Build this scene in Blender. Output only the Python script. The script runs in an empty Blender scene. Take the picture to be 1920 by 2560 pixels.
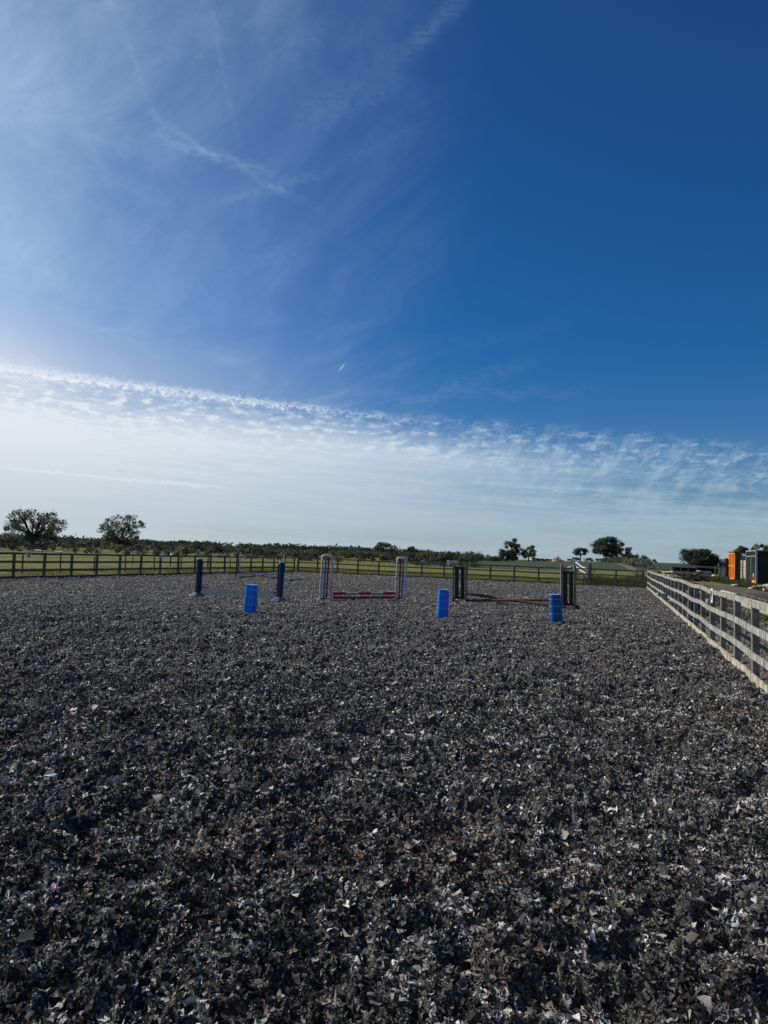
import bpy, math, random
import numpy as np
from mathutils import Vector, Matrix, Euler, noise as mnoise

S = bpy.context.scene
COL = S.collection
rad = math.radians
# ------------------------------------------------------------------ camera
F = 1849.0
CAM_H = 1.65
PITCH, ROLL = 3.28, 2.0
cd = bpy.data.cameras.new('camera'); cam = bpy.data.objects.new('camera', cd); COL.objects.link(cam)
cd.sensor_fit = 'VERTICAL'; cd.sensor_height = 36.0; cd.lens = 26.0
cd.clip_start = 0.05; cd.clip_end = 12000
RC = Matrix.Rotation(rad(90 + PITCH), 3, 'X') @ Matrix.Rotation(rad(ROLL), 3, 'Z')
cam.matrix_world = Matrix.Translation((0, 0, CAM_H)) @ RC.to_4x4()
S.camera = cam

# ------------------------------------------------------------------ sun, exposure
SUN_AZ, SUN_EL = -66.0, 37.0          # degrees, azimuth from +Y (the view) towards +X
sv = Vector((math.sin(rad(SUN_AZ)) * math.cos(rad(SUN_EL)), math.cos(rad(SUN_AZ)) * math.cos(rad(SUN_EL)), math.sin(rad(SUN_EL))))
sl = bpy.data.lights.new('sun', 'SUN'); so = bpy.data.objects.new('sun', sl); COL.objects.link(so)
so.rotation_euler = sv.to_track_quat('Z', 'Y').to_euler(); so.location = (0, 0, 50)
sl.energy = 5.0; sl.angle = rad(0.53); sl.color = (1.0, 0.95, 0.87)
S.view_settings.view_transform = 'Standard'; S.view_settings.look = 'None'
S.view_settings.exposure = 0.0; S.view_settings.gamma = 1.0
S.cycles.max_bounces = 6; S.cycles.diffuse_bounces = 2; S.cycles.glossy_bounces = 2
S.cycles.transparent_max_bounces = 6; S.cycles.volume_bounces = 0
S.render.film_transparent = False

# ------------------------------------------------------------------ node maths helper
class E:
    nt = None
    def __init__(s, sock): s.s = sock
    @staticmethod
    def op(o, *a, clamp=False):
        n = E.nt.nodes.new('ShaderNodeMath'); n.operation = o; n.use_clamp = clamp
        for i, v in enumerate(a):
            if isinstance(v, E): E.nt.links.new(v.s, n.inputs[i])
            else: n.inputs[i].default_value = v
        return E(n.outputs[0])
    def __add__(s, o): return E.op('ADD', s, o)
    __radd__ = __add__
    def __sub__(s, o): return E.op('SUBTRACT', s, o)
    def __rsub__(s, o): return E.op('SUBTRACT', o, s)
    def __mul__(s, o): return E.op('MULTIPLY', s, o)
    __rmul__ = __mul__
    def __truediv__(s, o): return E.op('DIVIDE', s, o)
    def __neg__(s): return E.op('MULTIPLY', s, -1.0)
    def pow(s, o): return E.op('POWER', s, o)
    def clamp(s): return E.op('ADD', s, 0.0, clamp=True)
    def abs(s): return E.op('ABSOLUTE', s)
def smooth(x, a, b):
    n = E.nt.nodes.new('ShaderNodeMapRange'); n.interpolation_type = 'SMOOTHSTEP'
    E.nt.links.new(x.s, n.inputs['Value'])
    for k, v in (('From Min', a), ('From Max', b)):
        if isinstance(v, E): E.nt.links.new(v.s, n.inputs[k])
        else: n.inputs[k].default_value = v
    return E(n.outputs['Result'])
def gauss(x, w):
    return E.op('EXPONENT', -((x / w) * (x / w)))
def comb(x, y, z=0.0):
    n = E.nt.nodes.new('ShaderNodeCombineXYZ')
    for i, v in enumerate((x, y, z)):
        if isinstance(v, E): E.nt.links.new(v.s, n.inputs[i])
        else: n.inputs[i].default_value = v
    return E(n.outputs[0])
def nz(vec, scale=1.0, detail=5.0, rough=0.55, dist=0.0):
    n = E.nt.nodes.new('ShaderNodeTexNoise')
    if vec is not None: E.nt.links.new(vec.s, n.inputs['Vector'])
    n.inputs['Scale'].default_value = scale; n.inputs['Detail'].default_value = detail
    n.inputs['Roughness'].default_value = rough; n.inputs['Distortion'].default_value = dist
    return E(n.outputs['Fac'])
def mixc(f, a, b):
    n = E.nt.nodes.new('ShaderNodeMix'); n.data_type = 'RGBA'; n.clamp_factor = True
    if isinstance(f, E): E.nt.links.new(f.s, n.inputs[0])
    else: n.inputs[0].default_value = f
    for i, v in ((6, a), (7, b)):
        if isinstance(v, E): E.nt.links.new(v.s, n.inputs[i])
        else: n.inputs[i].default_value = (*v, 1.0) if len(v) == 3 else v
    return E(n.outputs[2])
def scalec(c, f):
    n = E.nt.nodes.new('ShaderNodeVectorMath'); n.operation = 'SCALE'
    E.nt.links.new(c.s, n.inputs[0])
    if isinstance(f, E): E.nt.links.new(f.s, n.inputs['Scale'])
    else: n.inputs['Scale'].default_value = f
    return E(n.outputs[0])

# ------------------------------------------------------------------ world: Nishita sky with cirrus
W = bpy.data.worlds.new('World'); S.world = W; W.use_nodes = True
nt = W.node_tree; nt.nodes.clear(); E.nt = nt
out = nt.nodes.new('ShaderNodeOutputWorld'); bg = nt.nodes.new('ShaderNodeBackground')
nt.links.new(bg.outputs[0], out.inputs[0])
sky = nt.nodes.new('ShaderNodeTexSky'); sky.sky_type = 'NISHITA'; sky.sun_disc = False
sky.sun_elevation = rad(SUN_EL); sky.sun_rotation = rad(SUN_AZ)
sky.altitude = 100; sky.air_density = 1.0; sky.dust_density = 0.25; sky.ozone_density = 3.0
tc = nt.nodes.new('ShaderNodeTexCoord'); sp = nt.nodes.new('ShaderNodeSeparateXYZ')
nt.links.new(tc.outputs['Generated'], sp.inputs[0])
dx, dy, dz = (E(sp.outputs[i]) for i in range(3))
az = E.op('ARCTAN2', dx, dy) * 57.29578
el = E.op('ARCSINE', dz) * 57.29578
SKY_K = 0.078
SKY_SAT = 1.15
hs = nt.nodes.new('ShaderNodeHueSaturation'); nt.links.new(sky.outputs[0], hs.inputs['Color'])
hs.inputs['Saturation'].default_value = SKY_SAT; hs.inputs['Value'].default_value = 1.0; hs.inputs['Hue'].default_value = 0.497
base = scalec(E(hs.outputs[0]), SKY_K)
vm = nt.nodes.new('ShaderNodeVectorMath'); vm.operation = 'MULTIPLY'
nt.links.new(mixc(smooth(el, 1.0, 16.0), (0.60, 0.74, 0.92), mixc(smooth(el, 16.0, 40.0), (0.20, 0.61, 0.99), (0.24, 0.58, 0.90))).s, vm.inputs[1])
nt.links.new(base.s, vm.inputs[0]); base = E(vm.outputs[0])
# polarised-looking deep blue to the right of the sun, as the real air shows it
zz = E.op('MAXIMUM', dz, 0.03)
u = dx / zz; v = dy / zz
warp = nz(comb(u * 0.35, v * 0.35), 1.0, 3) - 0.5
warp2 = nz(comb(u * 0.35 + 7.0, v * 0.35), 1.0, 3) - 0.5
fib = nz(comb((u * 0.9 + v * 0.45) * 1.1 + warp * 1.5, (v * 0.9 - u * 0.45) * 0.34 + warp2 * 1.5, 3.1), 3.2, 10, 0.70)
fib2 = nz(comb(u * 0.5 + warp * 1.0, v * 0.22 + warp2 * 2.0, 9.0), 1.4, 7, 0.6)
leftness = smooth(az, 9.0, -30.0)
# broad high veil on the sun's side
veil_hi = leftness * (0.22 + 0.42 * smooth(fib, 0.34, 0.74) * smooth(fib2, 0.24, 0.70)) + 0.09 * smooth(fib, 0.42, 0.74) * smooth(fib2, 0.34, 0.66) * smooth(az, 12.0, -6.0) + 0.06 * smooth(az, 2.0, -30.0)
veil_hi = veil_hi + 0.30 * smooth(az, -19.0, -31.0) * smooth(el, 42.0, 24.0) + 0.20 * smooth(az, 4.0, -24.0) * smooth(el, 26.0, 12.0)
# a few brighter filaments
def filament(a0, e0, a1, e1, w, amp, wob=1.0):
    t = (az - a0) / (a1 - a0)
    line = e0 + t * (e1 - e0)
    off = (nz(comb(az * 0.35, e0), 1.0, 3) - 0.5) * wob * 1.6
    return amp * gauss(el - line - off, w) * smooth(t, -0.15, 0.25) * smooth(t, 1.15, 0.7) * smooth(nz(comb(az * 1.3, el * 3.0), 1.0, 6, 0.7), 0.3, 0.6)
fil = filament(-19.0, 29.5, -6.0, 25.3, 0.28, 0.11) + filament(-19.0, 28.5, -9.0, 27.2, 0.3, 0.14) + filament(-14.0, 25.0, -5.0, 27.8, 0.35, 0.10)
fil = fil + filament(0.5, 35.5, 6.0, 38.8, 0.7, 0.11) + filament(-8.0, 31.0, 2.0, 36.0, 1.0, 0.05)
fil = fil + 0.45 * gauss((az + 3.7) * 0.80 - (el - 14.2) * 0.6, 0.07) * gauss((az + 3.7) * 0.6 + (el - 14.2) * 0.8, 0.32)
for (a0, e0, a1, e1, w_, am) in ((-24, 38, -17, 27, .35, .10), (-21, 20, -17, 25, .3, .10), (-12, 33, -5, 37, .6, .09), (-9, 30, 1, 33.5, .5, .09), (-6, 28, 3, 31, .4, .07), (-15, 36, -12, 28, .4, .09), (3, 12.5, 12, 14.8, .4, .10), (-3, 12.3, 16, 12.6, .25, .10), (-14, 20, -6, 23, .4, .07), (5, 15.8, 14, 17.6, .35, .05), (-26, 31, -21, 24, .5, .10)):
    fil = fil + filament(a0, e0, a1, e1, w_ * 1.6, am * 0.55, 1.6)
# edge of the cirrostratus sheet
edge = 11.2 - 0.050 * az - 0.0017 * az * az
d = edge - el
ripA = nz(comb(az * 0.55 + warp * 3.0, el * 1.5, 2.0), 1.9, 6, 0.65)
ripB = nz(comb(az * 0.60 + d * 0.30 + warp * 1.2, el * 0.42, 5.0), 1.7, 6, 0.66)
cells = nz(comb(az * 0.62 + warp, el * 1.7, 8.0), 1.4, 4, 0.6)
widthE = 2.2 + 3.4 * smooth(az, -12.0, 24.0)
sheet = smooth(d + (ripA - 0.5) * 1.9 + (fib - 0.5) * 1.2, -0.1, widthE) * (0.62 + 0.38 * smooth(d, 1.2, 3.6))
right = smooth(az, -8.0, 27.0)
streak = nz(comb(az * 0.10 + 3.0, el * 1.6 + az * 0.07, 1.0), 1.6, 6, 0.6)
hazelow = 0.72 + 0.10 * (1.0 - right) + 0.34 * (streak - 0.5)
thin_right = right * (0.55 * gauss(el - 5.4 - (streak - 0.5) * 2.5, 1.7) + 0.16) * smooth(ripB + streak, 1.45, 0.75)
sheet_d = sheet * (hazelow - 0.20 * gauss(d - 1.2, 1.4) * smooth(cells, 0.62, 0.42) + 0.22 * smooth(ripA, 0.35, 0.8) * smooth(d, 6.0, 0.0) - thin_right)
# ripples and cells near the edge
celld = smooth(cells, 0.50, 0.66) * smooth(d, -0.2, 0.8) * smooth(d, 4.4, 1.8) * 0.32
ripd = smooth(ripB, 0.44, 0.68) * smooth(d, -0.5, 1.2) * smooth(d, 4.6, 2.2) * smooth(az, -10.0, 14.0) * 0.28
# bright vapour band on the left
bline = 11.75 - 0.0060 * (az + 27.0) - 0.00135 * (az + 27.0) * (az + 27.0)
bn = nz(comb(az * 1.7, el * 2.0, 4.0), 1.5, 5, 0.65)
bw = 0.50 - 0.013 * (az + 27.0)
bw = E.op('MAXIMUM', bw, 0.12)
band = gauss(el - bline + (bn - 0.5) * 1.9 + (ripA - 0.5) * 0.8, bw * 0.8) * smooth(az, 8.0, -16.0) * smooth(bn, 0.25, 0.66) * 0.9
# small bumpy trail low on the left
tn = nz(comb(az * 2.4, el * 0.6, 6.0), 1.3, 3, 0.5)
tline = 5.05 - 0.028 * (az + 27.0) + (tn - 0.5) * 0.5
trail = gauss(el - tline, 0.10) * smooth(az, -11.0, -15.5) * 0.55 * smooth(az, -34.0, -24.0)
# clearer strip over the horizon
clear = gauss(el - 1.35 - (streak - 0.5) * 0.8, 0.55) * 0.26 * smooth(az, -19.0, -12.0) * smooth(az, 14.0, 2.0)
lowst = (smooth(nz(comb(az * 0.22, el * 3.2, 12.0), 1.2, 4, 0.55), 0.48, 0.72)) * smooth(el, 3.6, 0.4) * 0.16
dens = (veil_hi * (1.0 - sheet * 0.7) + fil + sheet_d + celld + ripd + lowst - clear).clamp()
# cloud light: whiter towards the sun, greyer-blue away from it
sunside = smooth(az, 30.0, -34.0)
ccol = mixc(sunside, (0.46, 0.61, 0.74), (0.80, 0.84, 0.88))
lowc = mixc(sunside, (0.36, 0.50, 0.61), (0.56, 0.63, 0.69))
ccol = mixc(smooth(el, 9.0, 1.0), ccol, lowc)
ccol = mixc(smooth(el, 11.0, 17.0), ccol, mixc(sunside, (0.26, 0.42, 0.66), (0.48, 0.64, 0.85)))
c = mixc(dens * 0.97, base, ccol)
c = mixc((band * 0.92).clamp(), c, (0.90, 0.94, 0.97))
c = mixc((trail * 0.9).clamp(), c, (0.80, 0.84, 0.88))
nt.links.new(c.s, bg.inputs['Color']); bg.inputs['Strength'].default_value = 1.0

# ------------------------------------------------------------------ geometry from the photograph's perspective
def ray(px, py):
    return (RC @ Vector(((px - 960) / F, -(py - 1280) / F, -1.0)))
def G(px, py, z=0.0):
    r = ray(px, py); t = (z - CAM_H) / r.z
    return Vector((r.x * t, r.y * t, z))
def AT(px, py, dist):
    r = ray(px, py); t = dist / r.y
    return Vector((r.x * t, dist, CAM_H + r.z * t))
def horizon(px): return 1386 + (px - 960) * math.tan(rad(ROLL))

# ------------------------------------------------------------------ materials
def pmat(name, col, rough=0.7, col2=None, scale=6.0, stretch=(1, 1, 1), bump=0.0, bscale=30.0, spec=0.3, metal=0.0,
         trans=0.0, lo=0.35, hi=0.65, detail=6.0, objrand=0.0, coords='Object', col3=None, scale3=2.0, coat=0.0):
    m = bpy.data.materials.new(name); m.use_nodes = True
    t = m.node_tree; E.nt = t
    b = t.nodes['Principled BSDF']
    b.inputs['Roughness'].default_value = rough; b.inputs['Specular IOR Level'].default_value = spec
    b.inputs['Metallic'].default_value = metal; b.inputs['Coat Weight'].default_value = coat
    tcn = t.nodes.new('ShaderNodeTexCoord')
    mp = t.nodes.new('ShaderNodeMapping'); mp.inputs['Scale'].default_value = stretch
    t.links.new(tcn.outputs[coords], mp.inputs[0]); vec = E(mp.outputs[0])
    if col2 is None: col2 = tuple(x * 0.82 for x in col)
    f = smooth(nz(vec, scale, detail, 0.6), lo, hi)
    cc = mixc(f, col, col2)
    if col3 is not None:
        cc = mixc(smooth(nz(vec, scale3, 4, 0.6), 0.55, 0.68), cc, col3)
    if objrand:
        oi = t.nodes.new('ShaderNodeObjectInfo')
        h = t.nodes.new('ShaderNodeHueSaturation')
        t.links.new(cc.s, h.inputs['Color'])
        t.links.new((E(oi.outputs['Random']) * objrand + (1 - objrand / 2)).s, h.inputs['Value'])
        cc = E(h.outputs[0])
    t.links.new(cc.s, b.inputs['Base Color'])
    if bump:
        bn_ = t.nodes.new('ShaderNodeBump'); bn_.inputs['Strength'].default_value = bump; bn_.inputs['Distance'].default_value = 0.01
        t.links.new(nz(vec, bscale, 5, 0.6).s, bn_.inputs['Height']); t.links.new(bn_.outputs[0], b.inputs['Normal'])
    if trans:
        tr = t.nodes.new('ShaderNodeBsdfTranslucent'); ms = t.nodes.new('ShaderNodeMixShader'); ms.inputs[0].default_value = trans
        t.links.new(cc.s, tr.inputs['Color'])
        o = t.nodes['Material Output']
        t.links.new(b.outputs[0], ms.inputs[1]); t.links.new(tr.outputs[0], ms.inputs[2]); t.links.new(ms.outputs[0], o.inputs[0])
    return m
M = {}
M['post_wood'] = pmat('weathered_post_shaded', (0.20, 0.195, 0.175), 0.9, (0.11, 0.105, 0.095), 7, (1, 1, 1), 0.5, 60, spec=0.1)  # rail wood darkened: the posts' shaded faces are put into the colour
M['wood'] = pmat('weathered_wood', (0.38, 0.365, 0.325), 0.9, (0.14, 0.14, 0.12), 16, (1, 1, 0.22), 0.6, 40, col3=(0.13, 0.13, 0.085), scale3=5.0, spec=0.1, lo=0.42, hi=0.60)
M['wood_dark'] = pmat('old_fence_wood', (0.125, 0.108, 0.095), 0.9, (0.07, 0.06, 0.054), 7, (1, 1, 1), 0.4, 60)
M['wood_board'] = pmat('kick_board_wood', (0.46, 0.41, 0.32), 0.9, (0.20, 0.175, 0.135), 7, (1, 1, 0.4), 0.5, 50, spec=0.1, lo=0.42, hi=0.62)
M['wood_brown'] = pmat('rustic_pole_wood', (0.085, 0.062, 0.04), 0.85, (0.035, 0.026, 0.018), 8, (1, 1, 1), 0.4, 50)
M['wood_wing'] = pmat('grey_wing_timber', (0.17, 0.16, 0.155), 0.85, (0.10, 0.095, 0.09), 7, (1, 1, 4), 0.3, 50)
M['wing_dark'] = pmat('dark_green_board', (0.018, 0.028, 0.024), 0.7, (0.010, 0.014, 0.014), 5)
M['white'] = pmat('white_plastic', (0.38, 0.385, 0.385), 0.5, (0.31, 0.315, 0.32), 4, bump=0.05, spec=0.4)
M['white_paint'] = pmat('white_painted_wood', (0.36, 0.36, 0.38), 0.6, (0.27, 0.27, 0.29), 5)
M['white_gloss'] = pmat('bright_white_paint', (0.80, 0.80, 0.80), 0.4, (0.72, 0.72, 0.72), 4)
M['blue_bar'] = pmat('blue_bar_plastic', (0.015, 0.15, 0.42), 0.45, (0.012, 0.11, 0.33), 4)
M['red_bar'] = pmat('red_bar_plastic', (0.24, 0.02, 0.02), 0.45, (0.15, 0.012, 0.015), 4)
M['maroon'] = pmat('maroon_pole_paint', (0.25, 0.012, 0.025), 0.5, (0.17, 0.01, 0.02), 6)
M['green_pole'] = pmat('green_pole_paint', (0.07, 0.17, 0.035), 0.5, (0.045, 0.11, 0.025), 6)
M['yellow_pole'] = pmat('yellow_pole_paint', (0.38, 0.21, 0.03), 0.5, (0.26, 0.14, 0.02), 6)
M['pale_blue'] = pmat('pale_blue_pole_paint', (0.20, 0.28, 0.42), 0.5, (0.14, 0.2, 0.33), 6)
M['navy_pole'] = pmat('navy_pole_paint', (0.02, 0.035, 0.09), 0.5, None, 6)
M['navy'] = pmat('navy_plastic', (0.004, 0.026, 0.075), 0.55, (0.004, 0.02, 0.058), 3, bump=0.05, spec=0.25)
M['navy_gloss'] = pmat('navy_base_plastic', (0.06, 0.075, 0.11), 0.33, (0.03, 0.04, 0.07), 3, spec=0.9, coat=0.25)
M['blue_tub'] = pmat('bright_blue_plastic', (0.002, 0.15, 0.72), 0.5, (0.002, 0.12, 0.64), 2.5, bump=0.06, spec=0.3, trans=0.12, objrand=0.12)
M['blue_tub_dark'] = pmat('deep_blue_plastic', (0.002, 0.065, 0.24), 0.5, (0.002, 0.055, 0.20), 2.5, bump=0.06, spec=0.3)
M['rim_blue'] = pmat('lit_blue_rim', (0.20, 0.36, 0.74), 0.4, (0.12, 0.26, 0.64), 9, spec=0.6)  # paler blue paints in the light that the rims catch
M['black'] = pmat('black_metal', (0.015, 0.016, 0.018), 0.6)
M['iron'] = pmat('grey_iron', (0.10, 0.105, 0.11), 0.6, (0.06, 0.06, 0.06), 5)
M['wire'] = pmat('electric_tape', (0.28, 0.30, 0.30), 0.6)
M['leaf'] = pmat('leaves', (0.095, 0.115, 0.055), 0.6, (0.045, 0.060, 0.032), 0.35, trans=0.30, objrand=0.25, detail=3, spec=0.35)
M['leaf_pale'] = pmat('pale_leaves', (0.150, 0.170, 0.090), 0.6, (0.08, 0.10, 0.052), 0.4, trans=0.32, objrand=0.2, detail=3, spec=0.35)
M['leaf_dark'] = pmat('dark_leaves', (0.048, 0.062, 0.034), 0.6, (0.026, 0.036, 0.022), 0.35, trans=0.25, objrand=0.25, detail=3, spec=0.35)
M['leaf_far'] = pmat('far_leaves', (0.075, 0.095, 0.058), 0.8, (0.042, 0.058, 0.042), 0.02, trans=0.2, detail=4, spec=0.04)
M['bark'] = pmat('bark', (0.075, 0.06, 0.045), 0.9, (0.035, 0.03, 0.024), 4, bump=0.4)
M['straw'] = pmat('straw', (0.42, 0.25, 0.13), 0.9, (0.26, 0.14, 0.07), 1.5, bump=0.6, bscale=10)
M['orange'] = pmat('orange_paint', (0.80, 0.22, 0.015), 0.5, (0.62, 0.16, 0.012), 3)
M['rust'] = pmat('rust', (0.12, 0.055, 0.02), 0.85, (0.06, 0.03, 0.012), 2.5)
M['lorry'] = pmat('dark_grey_panel', (0.027, 0.032, 0.033), 0.9, (0.020, 0.024, 0.025), 1.2, spec=0.0)
M['lorry_line'] = pmat('faded_panel_marks', (0.075, 0.085, 0.09), 0.6)
M['alu'] = pmat('pale_trim', (0.30, 0.32, 0.34), 0.5, (0.22, 0.24, 0.26), 4)
M['concrete'] = pmat('concrete', (0.50, 0.46, 0.38), 0.9, (0.34, 0.31, 0.25), 3, bump=0.4)
M['bale'] = pmat('pale_stacked_blocks', (0.66, 0.60, 0.52), 0.8, (0.5, 0.45, 0.38), 4)
M['tank'] = pmat('grey_tank_sheet', (0.22, 0.25, 0.28), 0.7, (0.15, 0.17, 0.2), 2.5)
M['yellow'] = pmat('yellow_plastic', (0.78, 0.55, 0.03), 0.5)
M['red_lamp'] = pmat('red_lamp_lens', (0.16, 0.01, 0.01), 0.3)
M['amber'] = pmat('amber_reflector', (0.75, 0.33, 0.04), 0.4)
M['tin'] = pmat('dark_roof_sheet', (0.03, 0.032, 0.03), 0.7, (0.018, 0.018, 0.018), 2)
M['letter'] = pmat('black_letter', (0.012, 0.012, 0.016), 0.6)
M['plate'] = pmat('white_marker_plate', (0.82, 0.82, 0.84), 0.5)

# ------------------------------------------------------------------ mesh builder
class MB:
    def __init__(s): s.v = []; s.f = []; s.m = []
    def add(s, vs, fs, mi=0):
        o = len(s.v); s.v += [tuple(p) for p in vs]; s.f += [tuple(i + o for i in f) for f in fs]; s.m += [mi] * len(fs)
    def box(s, c, size, rot=None, mi=0, jit=0.0, rnd=random):
        hx, hy, hz = (a / 2 for a in size)
        R = rot if rot is not None else Matrix.Identity(3)
        vs = []
        for x in (-hx, hx):
            for y in (-hy, hy):
                for z in (-hz, hz):
                    p = R @ Vector((x, y, z)) + Vector(c)
                    if jit: p += Vector([rnd.uniform(-jit, jit) for _ in range(3)])
                    vs.append(p)
        s.add(vs, [(0, 1, 3, 2), (4, 6, 7, 5), (0, 4, 5, 1), (2, 3, 7, 6), (0, 2, 6, 4), (1, 5, 7, 3)], mi)
    def beam(s, a, b, w, h, mi=0, segs=1, sag=0.0, wob=0.0, rnd=random):
        # board from a to b: w = horizontal thickness, h = height; segs for slight waviness
        a, b = Vector(a), Vector(b); d = b - a; dn = d.normalized()
        side = Vector((-dn.y, dn.x, 0)).normalized(); up = dn.cross(side) * -1
        if up.z < 0: up = -up
        base = len(s.v)
        for i in range(segs + 1):
            t = i / segs; p = a + d * t + up * (rnd.uniform(-wob, wob) - sag * 4 * t * (1 - t)) + side * rnd.uniform(-wob, wob) * 0.4
            for (q, r) in ((-1, -1), (1, -1), (1, 1), (-1, 1)):
                s.v.append(tuple(p + side * (q * w / 2) + up * (r * h / 2)))
        for i in range(segs):
            o = base + 4 * i
            for k in range(4):
                s.f.append((o + k, o + (k + 1) % 4, o + 4 + (k + 1) % 4, o + 4 + k)); s.m.append(mi)
        s.f.append((base + 3, base + 2, base + 1, base)); s.m.append(mi)
        e = base + 4 * segs; s.f.append((e, e + 1, e + 2, e + 3)); s.m.append(mi)
    def tube(s, pts, r, n=10, mi=0, caps=True):
        pts = [Vector(p) for p in pts]; rs = r if isinstance(r, (list, tuple)) else [r] * len(pts)
        base = len(s.v); prev = None
        for i, p in enumerate(pts):
            d = (pts[min(i + 1, len(pts) - 1)] - pts[max(i - 1, 0)]).normalized()
            if prev is None:
                ref = Vector((0, 0, 1)) if abs(d.z) < 0.9 else Vector((1, 0, 0)); a = d.cross(ref).normalized()
            else:
                a = (prev - d * prev.dot(d)).normalized()
            prev = a; b = d.cross(a)
            for k in range(n):
                an = 2 * math.pi * k / n
                s.v.append(tuple(p + (a * math.cos(an) + b * math.sin(an)) * rs[i]))
        for i in range(len(pts) - 1):
            for k in range(n):
                o = base + i * n
                s.f.append((o + k, o + (k + 1) % n, o + n + (k + 1) % n, o + n + k)); s.m.append(mi)
        if caps:
            s.f.append(tuple(base + k for k in range(n - 1, -1, -1))); s.m.append(mi)
            e = base + (len(pts) - 1) * n; s.f.append(tuple(e + k for k in range(n))); s.m.append(mi)
    def build(s, name, mat, parent=None, loc=None, smooth_=False, bevel=0.0):
        me = bpy.data.meshes.new(name); me.from_pydata(s.v, [], s.f)
        mats = mat if isinstance(mat, (list, tuple)) else [mat]
        for x in mats: me.materials.append(x)
        if len(mats) > 1: me.polygons.foreach_set('material_index', s.m)
        if smooth_:
            me.polygons.foreach_set('use_smooth', [True] * len(me.polygons))
            try: me.set_sharp_from_angle(angle=rad(40))
            except Exception: pass
        me.update()
        o = bpy.data.objects.new(name, me); COL.objects.link(o)
        if parent is not None: o.parent = parent
        if loc is not None: o.location = loc
        if bevel:
            b = o.modifiers.new('bevel', 'BEVEL'); b.width = bevel; b.segments = 1; b.limit_method = 'ANGLE'
        return o
def npmesh(name, verts, faces, mats, parent=None, mi=None, color=None, smooth_=False):
    """verts (N,3) float, faces (K,m) int with constant m"""
    me = bpy.data.meshes.new(name)
    nv, nf, k = len(verts), len(faces), faces.shape[1]
    me.vertices.add(nv); me.vertices.foreach_set('co', np.ascontiguousarray(verts, dtype=np.float32).ravel())
    me.loops.add(nf * k); me.loops.foreach_set('vertex_index', np.ascontiguousarray(faces, dtype=np.int32).ravel())
    me.polygons.add(nf); me.polygons.foreach_set('loop_start', np.arange(nf, dtype=np.int32) * k)
    if smooth_: me.polygons.foreach_set('use_smooth', np.ones(nf, dtype=bool))
    else: me.polygons.foreach_set('use_smooth', np.zeros(nf, dtype=bool))
    for m in mats: me.materials.append(m)
    if mi is not None: me.polygons.foreach_set('material_index', np.ascontiguousarray(mi, dtype=np.int32))
    me.update(calc_edges=True)
    if color is not None:
        at = me.attributes.new('tint', 'FLOAT_COLOR', 'POINT')
        at.data.foreach_set('color', np.ascontiguousarray(color, dtype=np.float32).ravel())
    o = bpy.data.objects.new(name, me); COL.objects.link(o)
    if parent is not None: o.parent = parent
    return o
def tag(o, label, cat=None, group=None, kind=None):
    if label: o['label'] = label
    if cat: o['category'] = cat
    if group: o['group'] = group
    if kind: o['kind'] = kind
    return o
def thing(name, loc, label, cat, group=None, rz=0.0, rx=0.0, ry=0.0):
    o = bpy.data.objects.new(name, None); COL.objects.link(o); o.empty_display_size = 0.2
    o.location = loc; o.rotation_euler = (rx, ry, rz)
    return tag(o, label, cat, group)
def children(o): return [c for c in bpy.data.objects if c.parent == o]
def copy_tree(o, parent=None):
    c = o.copy(); COL.objects.link(c); c.parent = parent
    for ch in children(o): copy_tree(ch, c)
    return c

# ------------------------------------------------------------------ value noise (numpy)
def vnoise(x, y, seed=0):
    xi = np.floor(x).astype(np.int64); yi = np.floor(y).astype(np.int64)
    fx = x - xi; fy = y - yi; fx = fx * fx * (3 - 2 * fx); fy = fy * fy * (3 - 2 * fy)
    def h(a, b):
        n = (a * 374761393 + b * 668265263 + seed * 1442695041) & 0xffffffff
        n = ((n ^ (n >> 13)) * 1274126177) & 0xffffffff
        n = n ^ (n >> 16)
        return (n & 0xffff) / 65535.0
    return (h(xi, yi) * (1 - fx) + h(xi + 1, yi) * fx) * (1 - fy) + (h(xi, yi + 1) * (1 - fx) + h(xi + 1, yi + 1) * fx) * fy

# ------------------------------------------------------------------ arena outline
R_near = G(1920, 1723); R_far = G(1621, 1470)
L_near = G(67, 1445.5); L_far = G(735, 1429)
def line_x(a, b, y): return a.x + (b.x - a.x) * (y - a.y) / (b.y - a.y)
Lb = L_near + (L_near - L_far) * 1.25
Rb = R_near + (R_near - R_far) * 0.36
def xl(y): return line_x(L_near, L_far, y)
def xr(y): return line_x(R_near, R_far, y)
def far_y(x): return L_far.y + (R_far.y - L_far.y) * (x - L_far.x) / (R_far.x - L_far.x)
print('ARENA', L_near, L_far, R_near, R_far)

def arena_h(x, y):
    # the far part was harrowed flatter
    k = 1.0 - 0.45 * np.clip((y - 16.0) / 8.0, 0, 1)
    return arena_relief(x, y) * k - 0.02 * (1 - k)
def arena_relief(x, y):
    wx = x + 0.10 * (vnoise(x * 4.0, y * 4.0, 21) - 0.5); wy = y + 0.10 * (vnoise(x * 4.0, y * 4.0, 22) - 0.5)
    h = 0.050 * (vnoise(x * 0.9, y * 0.9, 1) - 0.5) + 0.075 * (vnoise(x * 2.6, y * 2.6, 2) - 0.5)
    # hoof-churned hollows
    pit = np.clip(vnoise(wx * 5.2, wy * 5.2, 3) - 0.46, 0, 1)
    h = h - 0.18 * pit * (0.45 + 0.8 * vnoise(x * 0.7, y * 0.7, 23))
    h = h + 0.090 * (0.5 - np.abs(vnoise(wx * 10.5, wy * 10.5, 4) - 0.5) * 2) * (0.35 + vnoise(x * 1.6, y * 1.6, 24))
    h = h + 0.044 * (0.5 - np.abs(vnoise(wx * 24.0, wy * 24.0, 14) - 0.5) * 2)
    return h
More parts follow.
